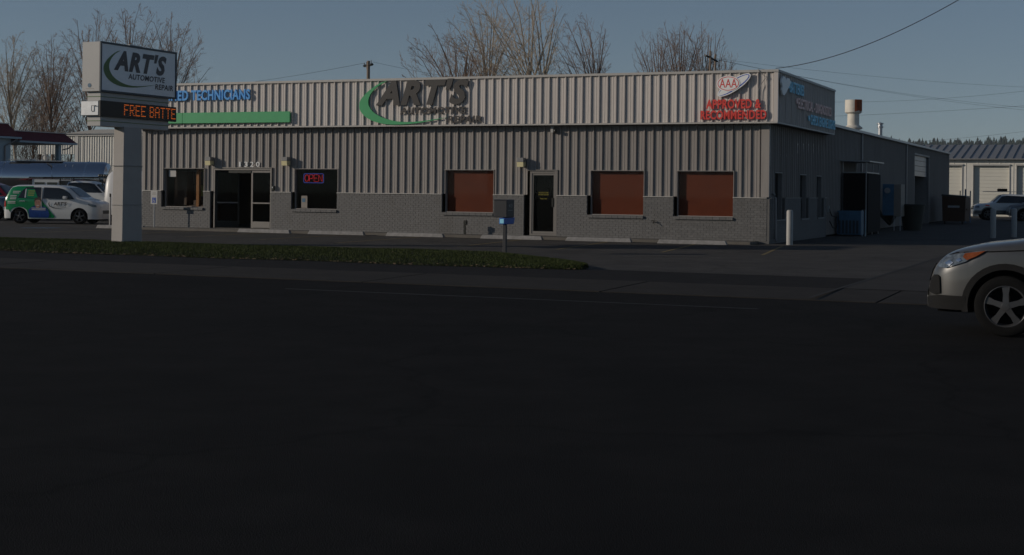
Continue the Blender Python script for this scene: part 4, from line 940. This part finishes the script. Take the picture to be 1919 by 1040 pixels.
for sg in (-1, 1):
    m.tube([(.1, sg*.88, 1.30), (.15, sg*.88, 2.05), (3.6, sg*.88, 2.08), (3.95, sg*.85, 1.5)], .03, 6); m.tube([(1.7, sg*.88, 1.3), (1.7, sg*.88, 2.06)], .03, 6)
for x_ in (.2, 1.0, 1.8, 2.7, 3.55): m.tube([(x_, -.88, 2.06), (x_, .88, 2.06)], .025, 6)
m.build('ladder_rack', M['black'], c.o)
MB().box(.35, 1.62, -.86, -.82, 1.34, 1.9).box(.35, 1.62, .82, .86, 1.34, 1.9).box(.3, .35, -.86, .86, 1.33, 1.92).box(.3, 1.65, -.86, .86, 1.9, 1.96).build('cargo_box', M['cwhite'], c.o)
for k in range(2): MB().box(.42+k*.62, .92+k*.62, -.875, -.861, 1.52, 1.82).build('box_window', M['cglass'], c.o)
for y_ in (-.5, -.18, .18, .5): MB().lathe([(.001, .05), (.07, .05), (.08, 0), (.05, -.06)], 12, 'x', (3.5, y_, 2.17)).build('roof_lamp', M['black'], c.o)

# steel blue pickup and red suv at the left edge
c = Car('blue_pickup', 'steel blue pickup cut by the left photo edge, nose pointing right', 'pickup truck', near_world(30, 421, 67.5)+Vector((-4.95, .9, 0)), rad(-3), 3.95+1.0, 1.9,
        [(0, 1.0), (.1, 1.15), (1.6, 1.18), (1.75, 1.60), (2.1, 1.72), (2.9, 1.70), (3.5, 1.22), (3.7, 1.16), (4.6, 1.08), (4.85, .98), (4.95, .7)], 1.1, M['cblue'], (.95, 4.1), .37, zb=.36, smoothtop=1)
c.panel('side_glass', [(1.95, 1.2), (3.35, 1.2), (2.85, 1.58), (2.0, 1.60)], M['cglass'], off=.01); c.panel('headlight', [(4.5, .82), (4.88, .80), (4.88, .95), (4.55, .98)], M['hlamp'], off=.01)
c.front('grille', -.55, .55, .70, .95, M['black']); c.front('bumper', -.85, .85, .45, .62, M['chrome'], off=.06); c.panel('front_bumper_end', [(4.5, .48), (4.93, .48), (4.93, .62), (4.5, .62)], M['chrome'], off=.03); c.panel('lower_valance', [(4.5, .38), (4.9, .38), (4.9, .47), (4.5, .47)], M['cladding'], off=.012)
c = Car('red_wagon', 'red boxy car behind the blue pickup at the left edge', 'car', near_world(48, 419, 72)+Vector((-4.3, .8, 0)), rad(-3), 4.5, 1.8,
        [(0, .9), (.1, 1.2), (.5, 1.72), (.9, 1.80), (2.6, 1.80), (3.0, 1.66), (3.5, 1.18), (3.7, 1.12), (4.2, 1.04), (4.4, .9), (4.5, .6)], 1.1, M['cred'], (.9, 3.6), .34, zb=.3)
c.panel('side_glass', [(.7, 1.2), (3.3, 1.16), (2.85, 1.6), (2.5, 1.66), (.9, 1.66)], M['cglass'], off=.01); c.panel('headlight', [(4.1, .85), (4.4, .80), (4.38, .92), (4.15, .98)], M['hlamp'], off=.01); c.panel('windshield', [(3.0, -.62), (3.45, -.74), (3.45, .74), (3.0, .62)], M['cglass'], top=True)
# white van behind the pole
c = Car('white_van', 'tall plain white van mostly hidden behind the sign pole', 'van', near_world(207, 419, 68.5), rad(-8), 5.4, 2.0,
        [(0, 1.2), (.05, 2.2), (.3, 2.4), (3.6, 2.4), (4.0, 2.25), (4.6, 1.35), (5.1, 1.15), (5.4, .8)], 1.3, M['van'], (1.0, 4.4), .36, zb=.32, q=8, smoothtop=1)
c.panel('side_glass', [(3.3, 1.4), (4.45, 1.35), (3.95, 1.95), (3.3, 1.98)], M['cglass'], off=.01)
o = thing('marker_post', 'thin white marker post with dark top left of the sign pole', 'post', near_world(206.5, 424, 59), 0)
MB().cyl((0, 0, 0), (0, 0, 1.22), .035, seg=10).build('shaft', M['wpaint'], o); MB().cyl((0, 0, 1.22), (0, 0, 1.36), .037, seg=10).build('cap', M['black'], o)

# right edge suvs
c = Car('white_suv', 'white suv with grey lower cladding and loaded roof rack by the storage doors', 'suv', (36.2, 98.1, 0), math.pi-rad(10), 4.7, 1.85,
        [(0, .9), (.05, 1.3), (.2, 1.72), (2.6, 1.80), (2.9, 1.72), (3.4, 1.28), (3.55, 1.18), (4.3, 1.12), (4.6, .98), (4.7, .7)], 1.15, M['cwhite'], (.95, 3.75), .39, zb=.42, arch_mat=M['cgrey'], smoothtop=1)
c.panel('side_glass', [(.4, 1.2), (3.25, 1.18), (2.85, 1.62), (2.5, 1.68), (.5, 1.62)], M['cglass'], off=.01); c.panel('windshield', [(2.88, -.66), (3.38, -.78), (3.38, .78), (2.88, .66)], M['cglass'], top=True)
c.panel('lower_cladding', [(1.45, .42), (3.25, .42), (3.25, .68), (1.45, .68)], M['cgrey'], off=.012); c.panel('bumper_cladding', [(4.25, .44), (4.69, .44), (4.68, .66), (4.22, .66)], M['cgrey'], off=.008)
c.panel('headlight', [(4.3, .85), (4.66, .84), (4.62, .97), (4.32, 1.0)], M['hlamp'], off=.01); c.panel('red_flash', [(3.6, .95), (3.95, .98), (3.9, 1.06), (3.7, 1.04)], M['red'], off=.01)
c.front('grille', -.5, .5, .72, .95, M['black'])
m = MB()
for sg in (-.6, .6): m.tube([(.6, sg, 1.84), (.7, sg, 1.95), (3.9, sg, 1.95)], .022, 6)
for x_ in (.8, 1.7, 2.6, 3.4): m.tube([(x_, -.6, 1.95), (x_, .6, 1.95)], .02, 6)
m.build('roof_rack', M['galv'], c.o); MB().lathe([(.18, 0), (.3, -.02), (.34, .05), (.34, .12), (.3, .18), (.18, .16)], 20, 'z', (2.7, 0, 1.98)).build('spare_tyre', M['tyre'], c.o, smooth=True)
c = Car('silver_suv', 'silver suv in front of the white one, cut by the right photo edge', 'suv', (37.7, 95.7, 0), math.pi-rad(10), 4.6, 1.8,
        [(0, .9), (.05, 1.3), (.2, 1.62), (2.9, 1.72), (3.15, 1.64), (3.6, 1.22), (3.7, 1.14), (4.3, 1.05), (4.5, .95), (4.6, .7)], 1.1, M['cgrey'], (.95, 3.65), .37, zb=.38, arch_mat=M['cladding'], smoothtop=1)
c.panel('side_glass', [(.4, 1.15), (3.45, 1.12), (3.1, 1.52), (2.8, 1.60), (.5, 1.54)], M['cglass'], off=.01); c.panel('headlight', [(4.2, .82), (4.56, .80), (4.5, .94), (4.22, .96)], M['hlamp'], off=.01)
c.panel('windshield', [(3.12, -.66), (3.56, -.78), (3.56, .78), (3.12, .66)], M['cglass'], top=True)

# ------------------------------------------------------------ tanker trailer
t = thing('tanker_trailer', 'long polished steel tanker trailer parked behind the cars on the left', 'tanker trailer', (-22.3, 80, 0), rad(-2))
Rt = .92; zc = 2.08
MB().lathe([(.001, .02), (Rt*.6, .0), (Rt*.92, -.12), (Rt, -.35), (Rt, -8.3)], 48, 'x', (0, 0, zc)).build('tank', M['steel'], t, smooth=30)
MB().lathe([(Rt, -8.34), (Rt*.995, -14)], 48, 'x', (0, 0, zc)).build('tank', M['steel'], t, smooth=30)
for x_ in (-3.0, -5.8, -8.32, -1.2, -11): MB().lathe([(Rt+.002, -.03), (Rt+.02, -.02), (Rt+.02, .02), (Rt+.002, .03)], 48, 'x', (x_, 0, zc)).build('band', M['steel'], t, smooth=30)
MB().box(-13.5, -.4, -.5, .5, .95, 1.25).build('chassis', M['black'], t); MB().box(-14, -.2, -1.0, -.9, 1.12, 1.22).build('rail', M['galv'], t)
MB().box(-5.3, -2.6, -.35, .35, zc+Rt+.0, zc+Rt+.05).box(-4.5, -4.1, -.2, .2, zc+Rt+.05, zc+Rt+.14).build('catwalk', M['galv'], t)
m = MB(); m.lathe([(.14, -.05), (.18, -.05), (.18, .05), (.14, .05)], 20, 'y', (-3.7, 0, zc+Rt+.2)); m.build('hatch', M['wpaint'], t); MB().box(-5.6, -4.4, -.4, -.1, zc+Rt+.08, zc+Rt+.12).build('hatch_guard', M['wpaint'], t)
m = MB(); m.tube([(-3.4, -.5, zc+Rt-.1), (-3.05, -.75, zc+.7), (-2.95, -.95, zc), (-2.95, -.95, 1.2)], .025, 6); m.build('hose', M['black'], t)
for x_ in (-1.2, -2.3):
    w = MB(); w.lathe([(.30, -.9), (.48, -.92), (.5, -.88), (.5, -.7), (.3, -.7)], 24, 'y', (x_, 0, .5)); w.lathe([(.30, .9), (.48, .92), (.5, .88), (.5, .7), (.3, .7)], 24, 'y', (x_, 0, .5)); w.build('wheel', M['tyre'], t)
for x_ in (-2.3, -1.9): MB().tube([(x_, -.94, 1.2), (x_, -.94, zc), (x_, -.6, zc+.75)], .02, 6).build('ladder_rail', M['galv'], t)

# ------------------------------------------------------------ left background buildings
W2 = gthing('white_warehouse', 'white ribbed metal warehouse with an open bay behind the tanker', 'building', -57.3, 38.3, 0)
wr = lambda a, b: [(a, 0)]+[(a+k*.2286+d, e) for k in range(5) for d, e in ((.06, 0), (.075, .045), (.105, .045), (.12, 0)) if a+k*.2286+d < b-.005]+[(b, 0)]
siding(W2, fF(0), -3.3, 22, 0, 5.35, [], M['wpaint2'], pw=.9, rib=wr)
siding(W2, fF(0), -6.55, -3.3, 4.05, 5.35, [], M['wpaint2'], pw=.9, rib=wr)
siding(W2, lambda u, h, z: (u, -.02-h, z), -6.9, -3.4, 4.0, 4.75, [], M['wpaint2'], pw=.9, rib=wr)
MB().box(-6.5, -6.2, -.05, .2, 0, 4.0).box(-3.4, -3.1, -.08, -.01, 0, 5.35).build('post', M['wpaint'], W2)
MB().box(-7, 22, -.15, -.05, 5.35, 5.50).build('eave_trim', M['wpaint'], W2)
MB().add([(-4.4, -.3, 5.5), (22, -.3, 5.5), (22, 9, 6.0), (-4.4, 9, 6.0)], [(0, 1, 2, 3)]).add([(-4.4, -.3, 5.5), (22, -.3, 5.5), (22, -.3, 5.85), (-1.5, -.3, 5.80)], [(0, 1, 2, 3)]).build('roof', M['roofm'], W2)
MB().box(-3.1, 22, .1, 9, 0, 5.4).build('wall', M['wpaint2'], W2)
W3 = gthing('mansard_building', 'blue grey building with a maroon mansard roof and attached canopy at the left edge', 'building', -50.5, 20.4, 0)
MB().box(-12, 0, -1.6, .05, 0, 4.45).build('wall', M['bluewall'], W3)
def mans(y0, y1, z0, z1, nm, x1=.35):
    MB().hexa([(-12, y0, z0), (x1, y0, z0), (x1, y1, z0), (-12, y1, z0), (-12, y0+.0, z1), (x1-.55, y0+.0, z1), (x1-.55, y1-.45, z1), (-12, y1-.45, z1)]).build(nm, M['mansard'], W3)
    MB().box(-12, x1+.04, y0-.03, y1+.06, z0-.12, z0-.005).build('gutter', M['bluewall'], W3); MB().box(-12, x1-.5, y0-.03, y1-.4, z1+.005, z1+.06).build('roof_cap', M['trim'], W3)
mans(-1.9, .5, 4.55, 5.30, 'mansard_roof'); mans(.55, 5.6, 4.36, 4.92, 'canopy_roof', .25)
MB().box(-.3, -.05, 4.3, 4.55, 0, 4.24).build('canopy_post', M['bluewall'], W3); MB().tube([(.2, 5.3, 4.24), (.1, 5.0, 4.0), (-.02, 4.6, 3.9)], .04, 6).build('downpipe', M['wtrim'], W3); MB().tube([(.25, .35, 4.42), (.2, -.1, 4.2), (.08, -.5, 4.0), (.08, -.5, 0)], .05, 6).build('downpipe', M['wtrim'], W3)

# ------------------------------------------------------------ storage building on the right
W4 = gthing('storage_building', 'long white storage building with ivory roll doors and grey seamed roof', 'building', 0, 75.46, 0)
DR = [(-15.5, -11.9), (-9.9, -6.6), (-4.75, -1.75), (-.85, 2.45-.55), (2.47, 5.4), (6.8, 9.7), (11, 14), (15.5, 18.5)]
opn = [(a, b, 0, 4.1) for a, b in DR]
siding(W4, fF(0), -20, 25, .0, 4.62, opn, M['wpaint2'], pw=.9, name='wall_panel', rib=lambda a, b: [(a, 0)]+[(a+.28+d, e) for d, e in ((0, 0), (.01, .025), (.05, .025), (.06, 0)) if a+.28+d < b]+[(b, 0)])
MB().box(-20, 25, .9, 9.5, 0, 4.6).build('inner_wall', M['wpaint2'], W4)
for a, b in DR:
    d = MB().box(a-.06, b+.06, -.12, -.03, 4.1, 4.22).box(a-.05, a, -.05, .5, 0, 4.1).box(b, b+.05, -.05, .5, 0, 4.1).build('door_frame', M['wpaint'], W4)
    for k in range(14): 
        MB().hexa([(a+.01, .22, k*.293), (b-.01, .22, k*.293), (b-.01, .26, k*.293), (a+.01, .26, k*.293), (a+.01, .205, k*.293+.28), (b-.01, .205, k*.293+.28), (b-.01, .26, k*.293+.28), (a+.01, .26, k*.293+.28)]).build('door_slat', M['rdoor'], d) if -6 < a < 7 else None
    if not -6 < a < 7: MB().box(a, b, .21, .26, 0, 4.1).build('door_curtain', M['rdoor'], d)
rp = None
for k in range(70):
    a = -20.3+k*.66
    if rp is None:
        rp = MB().add([(0.01, -.45, 4.66), (.645, -.45, 4.66), (.645, 7.5, 6.05), (.01, 7.5, 6.05)], [(0, 1, 2, 3)]).box(.01, .645, -.45, -.44, 4.6, 4.655).build('roof_panel', M['roofm'], W4); o = rp
        MB()
    else: o = rp.copy(); COL.objects.link(o); o.parent = W4
    o.location = (a, 0, 0)
MB().box(-20.3, 25.7, -.5, -.38, 4.58, 4.66).build('eave_gutter', M['roofm'], W4)
m = MB()
for k in range(70): a = -20.3+k*.66; m.hexa([(a, -.45, 4.64), (a+.04, -.45, 4.64), (a+.04, 7.5, 6.03), (a, 7.5, 6.03), (a, -.45, 4.73), (a+.04, -.45, 4.73), (a+.04, 7.5, 6.12), (a, 7.5, 6.12)])
m.build('roof_seams', M['roofm'], W4, kind='stuff')
MB().add([(-20.3, 7.5, 6.05), (25.7, 7.5, 6.05), (25.7, 15, 4.66), (-20.3, 15, 4.66)], [(0, 1, 2, 3)]).build('rear_roof', M['roofm'], W4)

# ------------------------------------------------------------ hill with conifers far right
m = MB(); nx = 60; Vh = []
def hz(x): return 73+9*math.sin(x*.004+1)+4*math.sin(x*.011)+2*math.sin(x*.03)
for i in range(nx+1):
    x = 250+i*35
    f = min(1, max(0, (x-250)/190)); Vh += [(x, 1500, -1), (x, 1800, hz(x)*.75*f), (x, 2000, hz(x)*f), (x, 2600, hz(x)*.9*f)]
m.add(Vh, [(i*4+j, (i+1)*4+j, (i+1)*4+j+1, i*4+j+1) for i in range(nx) for j in range(3)]); m.build('hill', M['hill'], smooth=True, kind='structure')
m = MB(); r_ = random.Random(8)
for k in range(2600):
    x = r_.uniform(440, 1300); y = r_.uniform(1860, 2010); z = hz(x)*(.75+.25*(y-1800)/200)-1; H = r_.uniform(4, 9) if r_.random() < .8 else r_.uniform(8, 13); Rr = H*r_.uniform(.22, .5)
    n = 6; L = 4
    for l in range(L):
        z0 = z+H*(.05+l*.23); rr = Rr*(1-l/L*.85)*r_.uniform(.8, 1.15); ph_ = r_.random()*6
        V = [(x+rr*r_.uniform(.75, 1.2)*math.cos(ph_+q*2*math.pi/n), y+rr*math.sin(ph_+q*2*math.pi/n), z0+r_.uniform(-.3, .3)) for q in range(n)]+[(x+r_.uniform(-.2, .2), y, z0+H*.36)]
        m.add(V, [(q, (q+1) % n, n) for q in range(n)])
m.build('distant_forest', M['conifer'], kind='stuff', label='dark row of conifers along the far ridge', category='forest')

# ------------------------------------------------------------ bare trees
def limb(m, pts, rs, seg):
    n = len(pts); b = len(m.v)
    for i, p in enumerate(pts):
        d = (pts[min(i+1, n-1)]-pts[max(i-1, 0)]); d.normalize()
        a = d.cross(Vector((.3, 1, .2))).normalized(); c = d.cross(a)
        for k in range(seg):
            t = 6.28318*k/seg; m.v.append(tuple(p+a*(math.cos(t)*rs[i])+c*(math.sin(t)*rs[i])))
    for i in range(n-1):
        for k in range(seg): m.f.append((b+i*seg+k, b+i*seg+(k+1) % seg, b+(i+1)*seg+(k+1) % seg, b+(i+1)*seg+k)); m.m.append(0)
def tree(label, px, Y, topy, seed, width=.45, mt='bark2', kinds=(12, 7, 5, 4), base_z=0, stems=1, group=None, start=.25, fine=.008, hw=50, cb=250):
    th = math.atan(.0108); dx, dy = px-960, topy-357.5
    X = (dx*math.cos(th)+dy*math.sin(th))/2700*Y; H = EYE+(dx*math.sin(th)-dy*math.cos(th))/2700*Y
    Rc = hw*1.22/2700*Y; zb_ = EYE+(dx*math.sin(th)-(cb-357.5)*math.cos(th))/2700*Y; zc_ = zb_+(H-zb_)*.52; Ru, Rd = H-zc_, zc_-zb_+2.5; cx0, cy0 = 0, 0
    rn = random.Random(seed); root = thing('bare_tree', label, 'tree', (X, Y, 0), 0, group)
    trunk, crown = MB(), MB()
    def grow(p, d, L, r, lv, tg=None):
        n = 7 if lv == 0 else (5 if lv == 1 else 3); pts = [p.copy()]; rs = [r]; dd = d.copy(); ds = [d.copy()]
        re = r*(.10 if lv == 0 else .22)
        for i in range(n):
            up = (.10, .075, .05, .06, .04)[min(lv, 4)]
            dd = (dd+Vector((rn.gauss(0, 1), rn.gauss(0, 1), rn.gauss(0, .6)))*(.04 if lv == 0 else .065)+Vector((0, 0, up))).normalized()
            q_ = p+dd*(L/n)
            if tg is not None: dd = dd.lerp((tg-p).normalized(), .12+.5*i/n).normalized(); q_ = p+dd*(L/n)
            e = (q_.x**2+q_.y**2)/Rc**2+((q_.z-zc_)/(Ru if q_.z > zc_ else Rd))**2
            if lv and e > 1.05+.15*rn.random() and i > 0: break
            p = q_; pts.append(p.copy()); ds.append(dd.copy()); rs.append(max(fine, r+(re-r)*(i+1)/n))
        limb(trunk if lv == 0 else crown, pts, rs, 7 if lv == 0 else (5 if lv == 1 else 3))
        n = len(pts)-1
        if lv >= len(kinds) or n < 1: return
        L = L*n/(7 if lv == 0 else (5 if lv == 1 else 3))
        nc = kinds[lv]+rn.randint(-1, 1)
        if lv == 0:
            nc = int(kinds[0]*1.9/stems)+2; az0 = rn.random()*6.28
            for c in range(nc):
                u = (c+.5)/nc; el_ = math.asin(max(-.5, min(.98, -.5+1.48*u))); az = az0+c*2.39996
                T = Vector((Rc*math.cos(el_)*math.cos(az), Rc*math.cos(el_)*math.sin(az), zc_+(Ru if el_ > 0 else Rd)*math.sin(el_)))*1.0
                t = start+(.60-start)*u+rn.uniform(0, .08); t = min(.8, max(.12, t)); i = min(n-1, int(t*n)); q = pts[i].lerp(pts[i+1], t*n-i)
                if q.z > T.z+.2: q = pts[max(0, i-1)].copy()
                out_ = (T-q); LL = out_.length; nd = (out_.normalized()+Vector((0, 0, .18))).normalized()
                grow(q, nd, LL*1.04, max(.025, r*rn.uniform(.24, .36)), 1, T)
            return
        for c in range(nc):
            t = (start if lv == 0 else .15)+(1-(start if lv == 0 else .15))*(c+rn.random()*.8)/nc; t = min(t, .98)
            i = min(n-1, int(t*n)); f = t*n-i; q = pts[i].lerp(pts[i+1], f); rr = rs[i]+(rs[i+1]-rs[i])*f
            base = ds[i]; az = rn.random()*6.283+c*2.4; side = base.cross(Vector((math.cos(az), math.sin(az), .1))).normalized()
            ang = rn.uniform(.45, .95)
            nd = (base*math.cos(ang)+side*math.sin(ang)).normalized()
            if nd.z < -.1: nd.z = abs(nd.z)
            Lc = L*rn.uniform(.30, .50)*((1.25-.75*t) if lv == 0 else (1.05-.5*t))
            grow(q, nd, Lc, max(fine, rr*rn.uniform(.42, .6)), lv+1)
    for k in range(stems):
        az = rn.random()*6.28; tl = .0 if stems == 1 else rn.uniform(.10, .10+.09*stems)
        grow(Vector((0, 0, -.2)), Vector((math.cos(az)*tl, math.sin(az)*tl, 1)).normalized(), H*(.93 if stems == 1 else .9), (H*.010+.02)/(1 if stems < 3 else 1.4), 0)
    trunk.build('trunk', M[mt], root); crown.build('crown', M[mt], root); return root
gl = 'bare trees behind the left buildings'; gc = 'bare trees behind the shop'
tree('tall pale trunked bare tree, leftmost in the photo', 40, 118, 60, 11, .5, 'bark', group=gl, start=.3, hw=46)
tree('bare tree with dark forked trunk just left of the pole sign', 105, 122, 66, 12, .5, 'bark2', group=gl, start=.3, hw=48)
tree('bare tree rising directly left of the pole sign top', 176, 128, 16, 13, .5, 'bark2', group=gl, start=.3, hw=56)
tree('tall bare tree whose crown tops out above the right half of the pole sign', 258, 130, 8, 14, .5, 'bark2', group=gl, start=.3, hw=52)
tree('spreading bare tree immediately right of the pole sign', 326, 127, 24, 16, .5, 'bark2', group=gl, start=.3, hw=54)
tree('low dense reddish twiggy tree in front of the pale trunked one', 108, 134, 126, 17, .6, 'bark3', (11, 7, 6, 4), stems=3, group=gl, start=.12, hw=46, cb=290)
tree('low reddish brushy tree beyond the mansard canopy', 66, 136, 150, 18, .6, 'bark3', (11, 7, 6, 4), stems=2, group=gl, start=.12, hw=34, cb=290)
tree('low bare tree, leftmost of the clump behind the large wall logo', 846, 98, 42, 21, .7, 'bark2', (12, 7, 4, 3), stems=2, start=.4, group=gc, hw=80, cb=190)
tree('tall bare tree at the left of the central clump', 915, 101, -14, 22, .55, 'bark', (11, 7, 4, 3), stems=1, start=.42, group=gc, hw=72, cb=190)
tree('tallest bare tree of the central clump, crown cut by the photo top', 968, 96, -45, 23, .6, 'bark', (12, 7, 4, 3), stems=2, start=.42, group=gc, hw=84, cb=190)
tree('slender bare tree standing alone right of the central clump', 1090, 104, 20, 25, .5, 'bark2', (9, 6, 4, 2), start=.45, group=gc, hw=46, cb=160)
tree('bare tree at the left of the right hand trio', 1232, 150, 48, 26, .5, 'bark3', (10, 6, 4, 2), start=.4, group=gc, hw=40, cb=160)
tree('tallest bare tree of the right hand group', 1278, 150, 28, 27, .5, 'bark3', (10, 7, 4, 3), start=.4, group=gc, hw=46, cb=160)
tree('bare tree just left of the twin timber poles', 1318, 152, 36, 28, .45, 'bark2', (9, 6, 4, 2), start=.4, group=gc, hw=38, cb=160)
tree('small bare tree just right of the twin timber poles', 1358, 154, 84, 29, .5, 'bark2', (8, 5, 4, 2), start=.4, group=gc, hw=24, cb=160)
# brush behind the open bay
m = MB(); r_ = random.Random(4)
for k in range(14000):
    x = r_.uniform(-60, -37); z = r_.uniform(0, 1)**.8*(6.2+.8*math.sin(x*.9)); y = 128+r_.uniform(-2, 2); d = r_.uniform(0, 6.28); l = r_.uniform(.2, .7)
    m.v += [(x, y, z), (x+.03, y, z), (x+l*math.cos(d)*.6, y+.2, z+abs(l*math.sin(d))+.1)]; m.f.append((3*k, 3*k+1, 3*k+2)); m.m.append(0)
m.build('brush_thicket', M['brush'], kind='stuff', label='brown bare brush thicket beyond the open bay and canopy', category='brush')

# ------------------------------------------------------------ utility poles and wires
def at3(px, py, Y):
    th = math.atan(.0108); dx, dy = px-960, py-357.5
    return Vector(((dx*math.cos(th)+dy*math.sin(th))/2700*Y, Y, EYE+(dx*math.sin(th)-dy*math.cos(th))/2700*Y))
p = at3(691, 114, 75); t = thing('utility_pole', 'timber utility pole with one dark crossarm behind the shop, left of the logo', 'utility pole', (p.x, p.y, 0))
MB().cyl((0, 0, 0), (0, 0, p.z), .12, .085, 12).build('pole', M['wood'], t, smooth=True); ar = MB().hexa([(-.30, -.85-.2, p.z-.28), (.30, .75, p.z-.34), (.26, .82, p.z-.34), (-.36, -.98, p.z-.28), (-.30, -1.05, p.z-.14), (.30, .75, p.z-.20), (.26, .82, p.z-.20), (-.36, -.98, p.z-.14)])
ar = MB().tube([(-.33, 1.0, p.z-.18), (.30, -.9, p.z-.26)], .07, 4).build('crossarm', M['black'], t); MB().tube([(-.2, .6, p.z-.2), (0, 0, p.z-.7)], .02, 4).build('brace', M['wtrim'], t)
for q in (-.31, -.14, .2): MB().cyl((q, -q*3, p.z-.2), (q, -q*3, p.z-.02), .025, seg=6).build('insulator', M['wtrim'], t)
p1, p2 = at3(1332, 95, 100), at3(1345, 99, 100)
t = thing('twin_timber_pole', 'pair of tall timber poles joined by one dark crossarm behind the badge', 'utility pole', (p1.x, p1.y, 0))
dx = p2.x-p1.x
MB().cyl((0, 0, 0), (0, 0, p1.z), .09, .07, 10).build('pole', M['wood'], t, smooth=True); MB().cyl((dx, 1, 0), (dx, 1, p2.z), .09, .065, 10).build('pole', M['wood'], t, smooth=True)
a_, b_ = at3(1322, 104, 100), at3(1348.5, 113, 100); MB().tube([(a_.x-p1.x, -.2, a_.z), (b_.x-p1.x, .9, b_.z)], .075, 4).build('crossarm', M['black'], t)
for q in (0.02, .5, .98):
    c_ = a_.lerp(b_, q); MB().tube([(c_.x-p1.x, 0, c_.z), (c_.x-p1.x, 0, c_.z-.45)], .03, 5).build('insulator', M['black'], t)
def wire(label, A, Bp, sag, r=.012, n=24):
    A, Bp = Vector(A), Vector(Bp); pts = [A.lerp(Bp, k/n)-Vector((0, 0, 4*sag*(k/n)*(1-k/n))) for k in range(n+1)]
    m = MB().tube(pts, r, 4); o = m.build('power_line', M['wire']); o['label'] = label; o['category'] = 'wire'; return o
wire('thick black service wire rising from the shop corner to the top right', G(.3, -.3, 5.72), at3(1990, -125, 30), .55, .011)
wire('thin power line crossing right of the badge pole, highest of the bundle', at3(1345, 110, 101), at3(2150, 168, 140), .6, .007)
wire('thin power line in the bundle, second from top', at3(1345, 112, 101), at3(2150, 214, 120), .8, .007)
wire('thin power line in the bundle, third from top', at3(1322, 106, 100), at3(2150, 222, 120), .8, .007)
wire('faint power line in the bundle, fourth from top', at3(1500, 190, 150), at3(2150, 138, 120), .8, .009)
wire('faint rising power line low over the roof stack', at3(1400, 222, 140), at3(2150, 180, 110), .3, .009)
wire('very faint lowest power line above the ridge', at3(1400, 275, 150), at3(2150, 215, 120), .8, .008)
wire('thin power line right of the pole beside the logo', at3(699, 116, 74), at3(1100, 170, 90), .3, .006)
wire('thin power line left of the pole beside the logo', at3(684, 118, 76), at3(150, 170, 120), .6, .008)

# ------------------------------------------------------------ air
hzb = MB().box(-3000, 3000, -500, 3400, -1.2, 110).build('haze', [], kind='stuff')
hm = bpy.data.materials.new('haze_air'); hm.use_nodes = True; hn_ = hm.node_tree; hn_.nodes.remove(hn_.nodes['Principled BSDF'])
vp = hn_.nodes.new('ShaderNodeVolumePrincipled'); vp.inputs['Density'].default_value = .00009; vp.inputs['Color'].default_value = (.86, .91, 1, 1); vp.inputs['Anisotropy'].default_value = .1
hn_.links.new(vp.outputs[0], hn_.nodes['Material Output'].inputs['Volume']); hzb.data.materials.append(hm)
